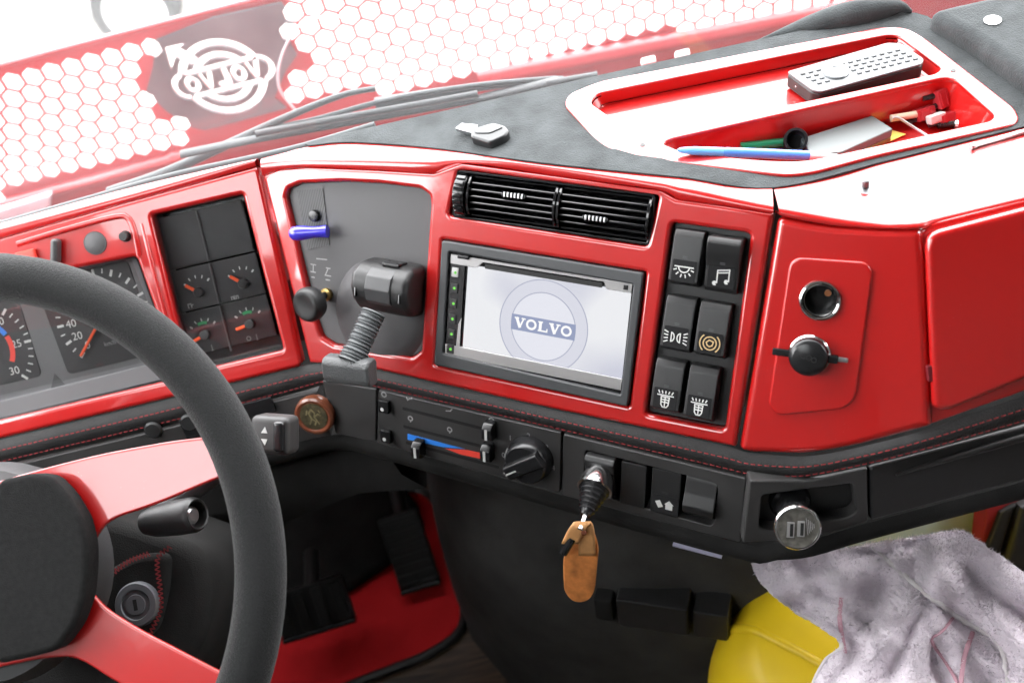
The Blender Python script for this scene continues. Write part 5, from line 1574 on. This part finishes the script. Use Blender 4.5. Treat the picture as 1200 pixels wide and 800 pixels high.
ZB = .0045 - .034
def thing1(o, label, cat, group=None): return tag(o, label, cat, group)
pn = thing('ball_pen', 'blue and white ball pen lying along the front of the red tray', 'pen', T.PW(880, 180, 0))
a, b = T.PW(794, 176, .010), T.PW(988, 184, -.004)
pt = lambda t: a.lerp(b, t)
tube('barrel', [pt(t) for t in (.28, .3, .5, .78, .8)], [.0034, .0038, .0039, .0038, .0034], pbr('clear_blue_plastic', (.10, .28, .80), .15, coat=.5), pn, 16)
tube('cap', [pt(t) for t in (0, .02, .1, .28)], [.001, .0022, .0034, .0036], pbr('sky_blue_plastic', (.16, .42, .85), .2), pn, 16)
tube('tip', [pt(t) for t in (.8, .9, .97, 1)], [.0034, .0028, .0018, .0006], pbr('white_plastic', (.75, .75, .75), .3), pn, 16)
sk = thing('socket_wrench_bit', 'short black socket standing in the tray beside the pale box', 'socket', T.PW(933, 168, ZB))
kf = Frame(T.PW(932, 166, ZB + .012), 15, 48)
lathe('sleeve', kf, [(.0080, -.016), (.0098, -.014), (.0098, .009), (.0094, .010), (.0076, .010), (.0072, .009), (.0070, -.006), (.0004, -.006)], pbr('black_oxide_steel', (.035, .035, .037), .35, metal=.7), sk, 28)
thing1(tube('green_rod', [T.PW(868, 173, ZB + .012), T.PW(920, 167, ZB + .010)], .004, pbr('green_plastic', (.01, .22, .09), .35)), 'green plastic rod behind the black socket in the tray', 'rod')
bx = thing('pale_box', 'flat pale grey plastic box lying in the tray', 'box', T.PW(1000, 160, ZB))
BF2 = T.sub(0, 0, ZB)
bp = BF2.poly([(938, 162), (1022, 135), (1047, 151), (985, 179), (950, 180)], .014)
plate('lid', BF2, rnd(bp, .002), .006, .014, .001, pbr('pale_grey_lid', (.13, .15, .15), .4), bx)
plate('base', BF2, rnd([(p[0], p[1]) for p in bp], .002), .001, .0055, .0005, pbr('olive_base', (.20, .17, .04), .5), bx)
thing1(plate('yellow_note', BF2, BF2.poly([(985, 178), (1040, 150), (1062, 156), (1010, 178)], .003), .0012, .0020, 0, pbr('yellow_paper', (.85, .72, .15), .8)), 'scrap of yellow paper under the pale box', 'paper')
thing1(tube('bent_wire', spline([T.PW(1046, 139, ZB + .012), T.PW(1052, 138, ZB + .013), T.PW(1075, 152, ZB + .006), T.PW(1096, 165, ZB + .003)], 20), .0011, STEEL), 'thin bent steel wire right of the pale box', 'wire')
thing1(tube('wooden_stick', [T.PW(1044, 139, ZB + .010), T.PW(1074, 134, ZB + .010)], .0030, pbr('cream_wood', (.72, .62, .46), .6)), 'short cream stick joined to the red connector', 'stick')
REDC = pbr('red_connector', (.45, .03, .04), .4)
def conn(label, px, z, rot, w_, h_, d_, parts):
    f_ = Frame(T.PW(*px, z), u=(math.cos(math.radians(rot)), math.sin(math.radians(rot)), 0), v=(-math.sin(math.radians(rot)) * .5, math.cos(math.radians(rot)) * .5, .85))
    t = thing('cable_connector', label, 'connector', f_.W(0, -h_ / 2, 0), 'red cable connectors')
    box('shell', f_, -w_ / 2, w_ / 2, -h_ / 2, h_ / 2, -d_ / 2, d_ / 2, .0012, REDC, t)
    for k in range(parts):
        box('grip_rib', f_, -w_ / 2 + w_ * (k + .3) / parts, -w_ / 2 + w_ * (k + .6) / parts, -h_ * .35, h_ * .35, d_ / 2 - .0005, d_ / 2 + .0008, .0003, REDC, t)
    for s_ in (-1, 1):
        tube('lead', [f_.W(-w_ * .4, s_ * h_ * .25, 0), f_.W(-w_ * .95, s_ * h_ * .32, -.002)], .0022, PLAS, t)
conn('dark red ribbed connector in the far corner of the tray', (1108, 113), ZB + .016, 15, .020, .016, .012, 4)
conn('small red connector between the stick and the wire', (1083, 133), ZB + .008, 10, .016, .010, .010, 2)
conn('small red connector with pale plug nearest the tray wall', (1112, 137), ZB + .007, 5, .018, .008, .009, 2)
thing1(box('white_plug', Frame(T.PW(1098, 138, ZB + .008), u=(1, .15, 0), v=(0, .5, .86)), -.008, .006, -.0035, .0035, -.004, .005, .001, pbr('white_nylon', (.7, .7, .68), .4)), 'white nylon plug between two red connectors', 'plug')
sp = thing('coil_spring', 'small dark spring with a chrome end lying in the tray', 'spring', T.PW(1110, 146, ZB))
a, b = T.PW(1098, 147, ZB + .004), T.PW(1118, 145, ZB + .004)
tube('coil', [a.lerp(b, k / 90) + Vector((0, .0026 * math.cos(k * .62), .0026 * math.sin(k * .62))) for k in range(91)], .0006, PLAS_S, sp, 6)
lathe('chrome_end', axis_frame(b, (b - a).normalized()), [(.003, 0), (.0048, .002), (.0048, .008), (.003, .010), (.0004, .010)], CHROME, sp, 20)
rd = thing1(tube('steel_rod', [T.PW(1137, 172, .004), T.PW(1143, 170, .004), T.PW(1144, 169.8, .004), T.PW(1215, 150, .004)], [.0026, .0026, .0020, .0020], STEEL), 'thin steel rod on the suede strip in front of the tray', 'rod')
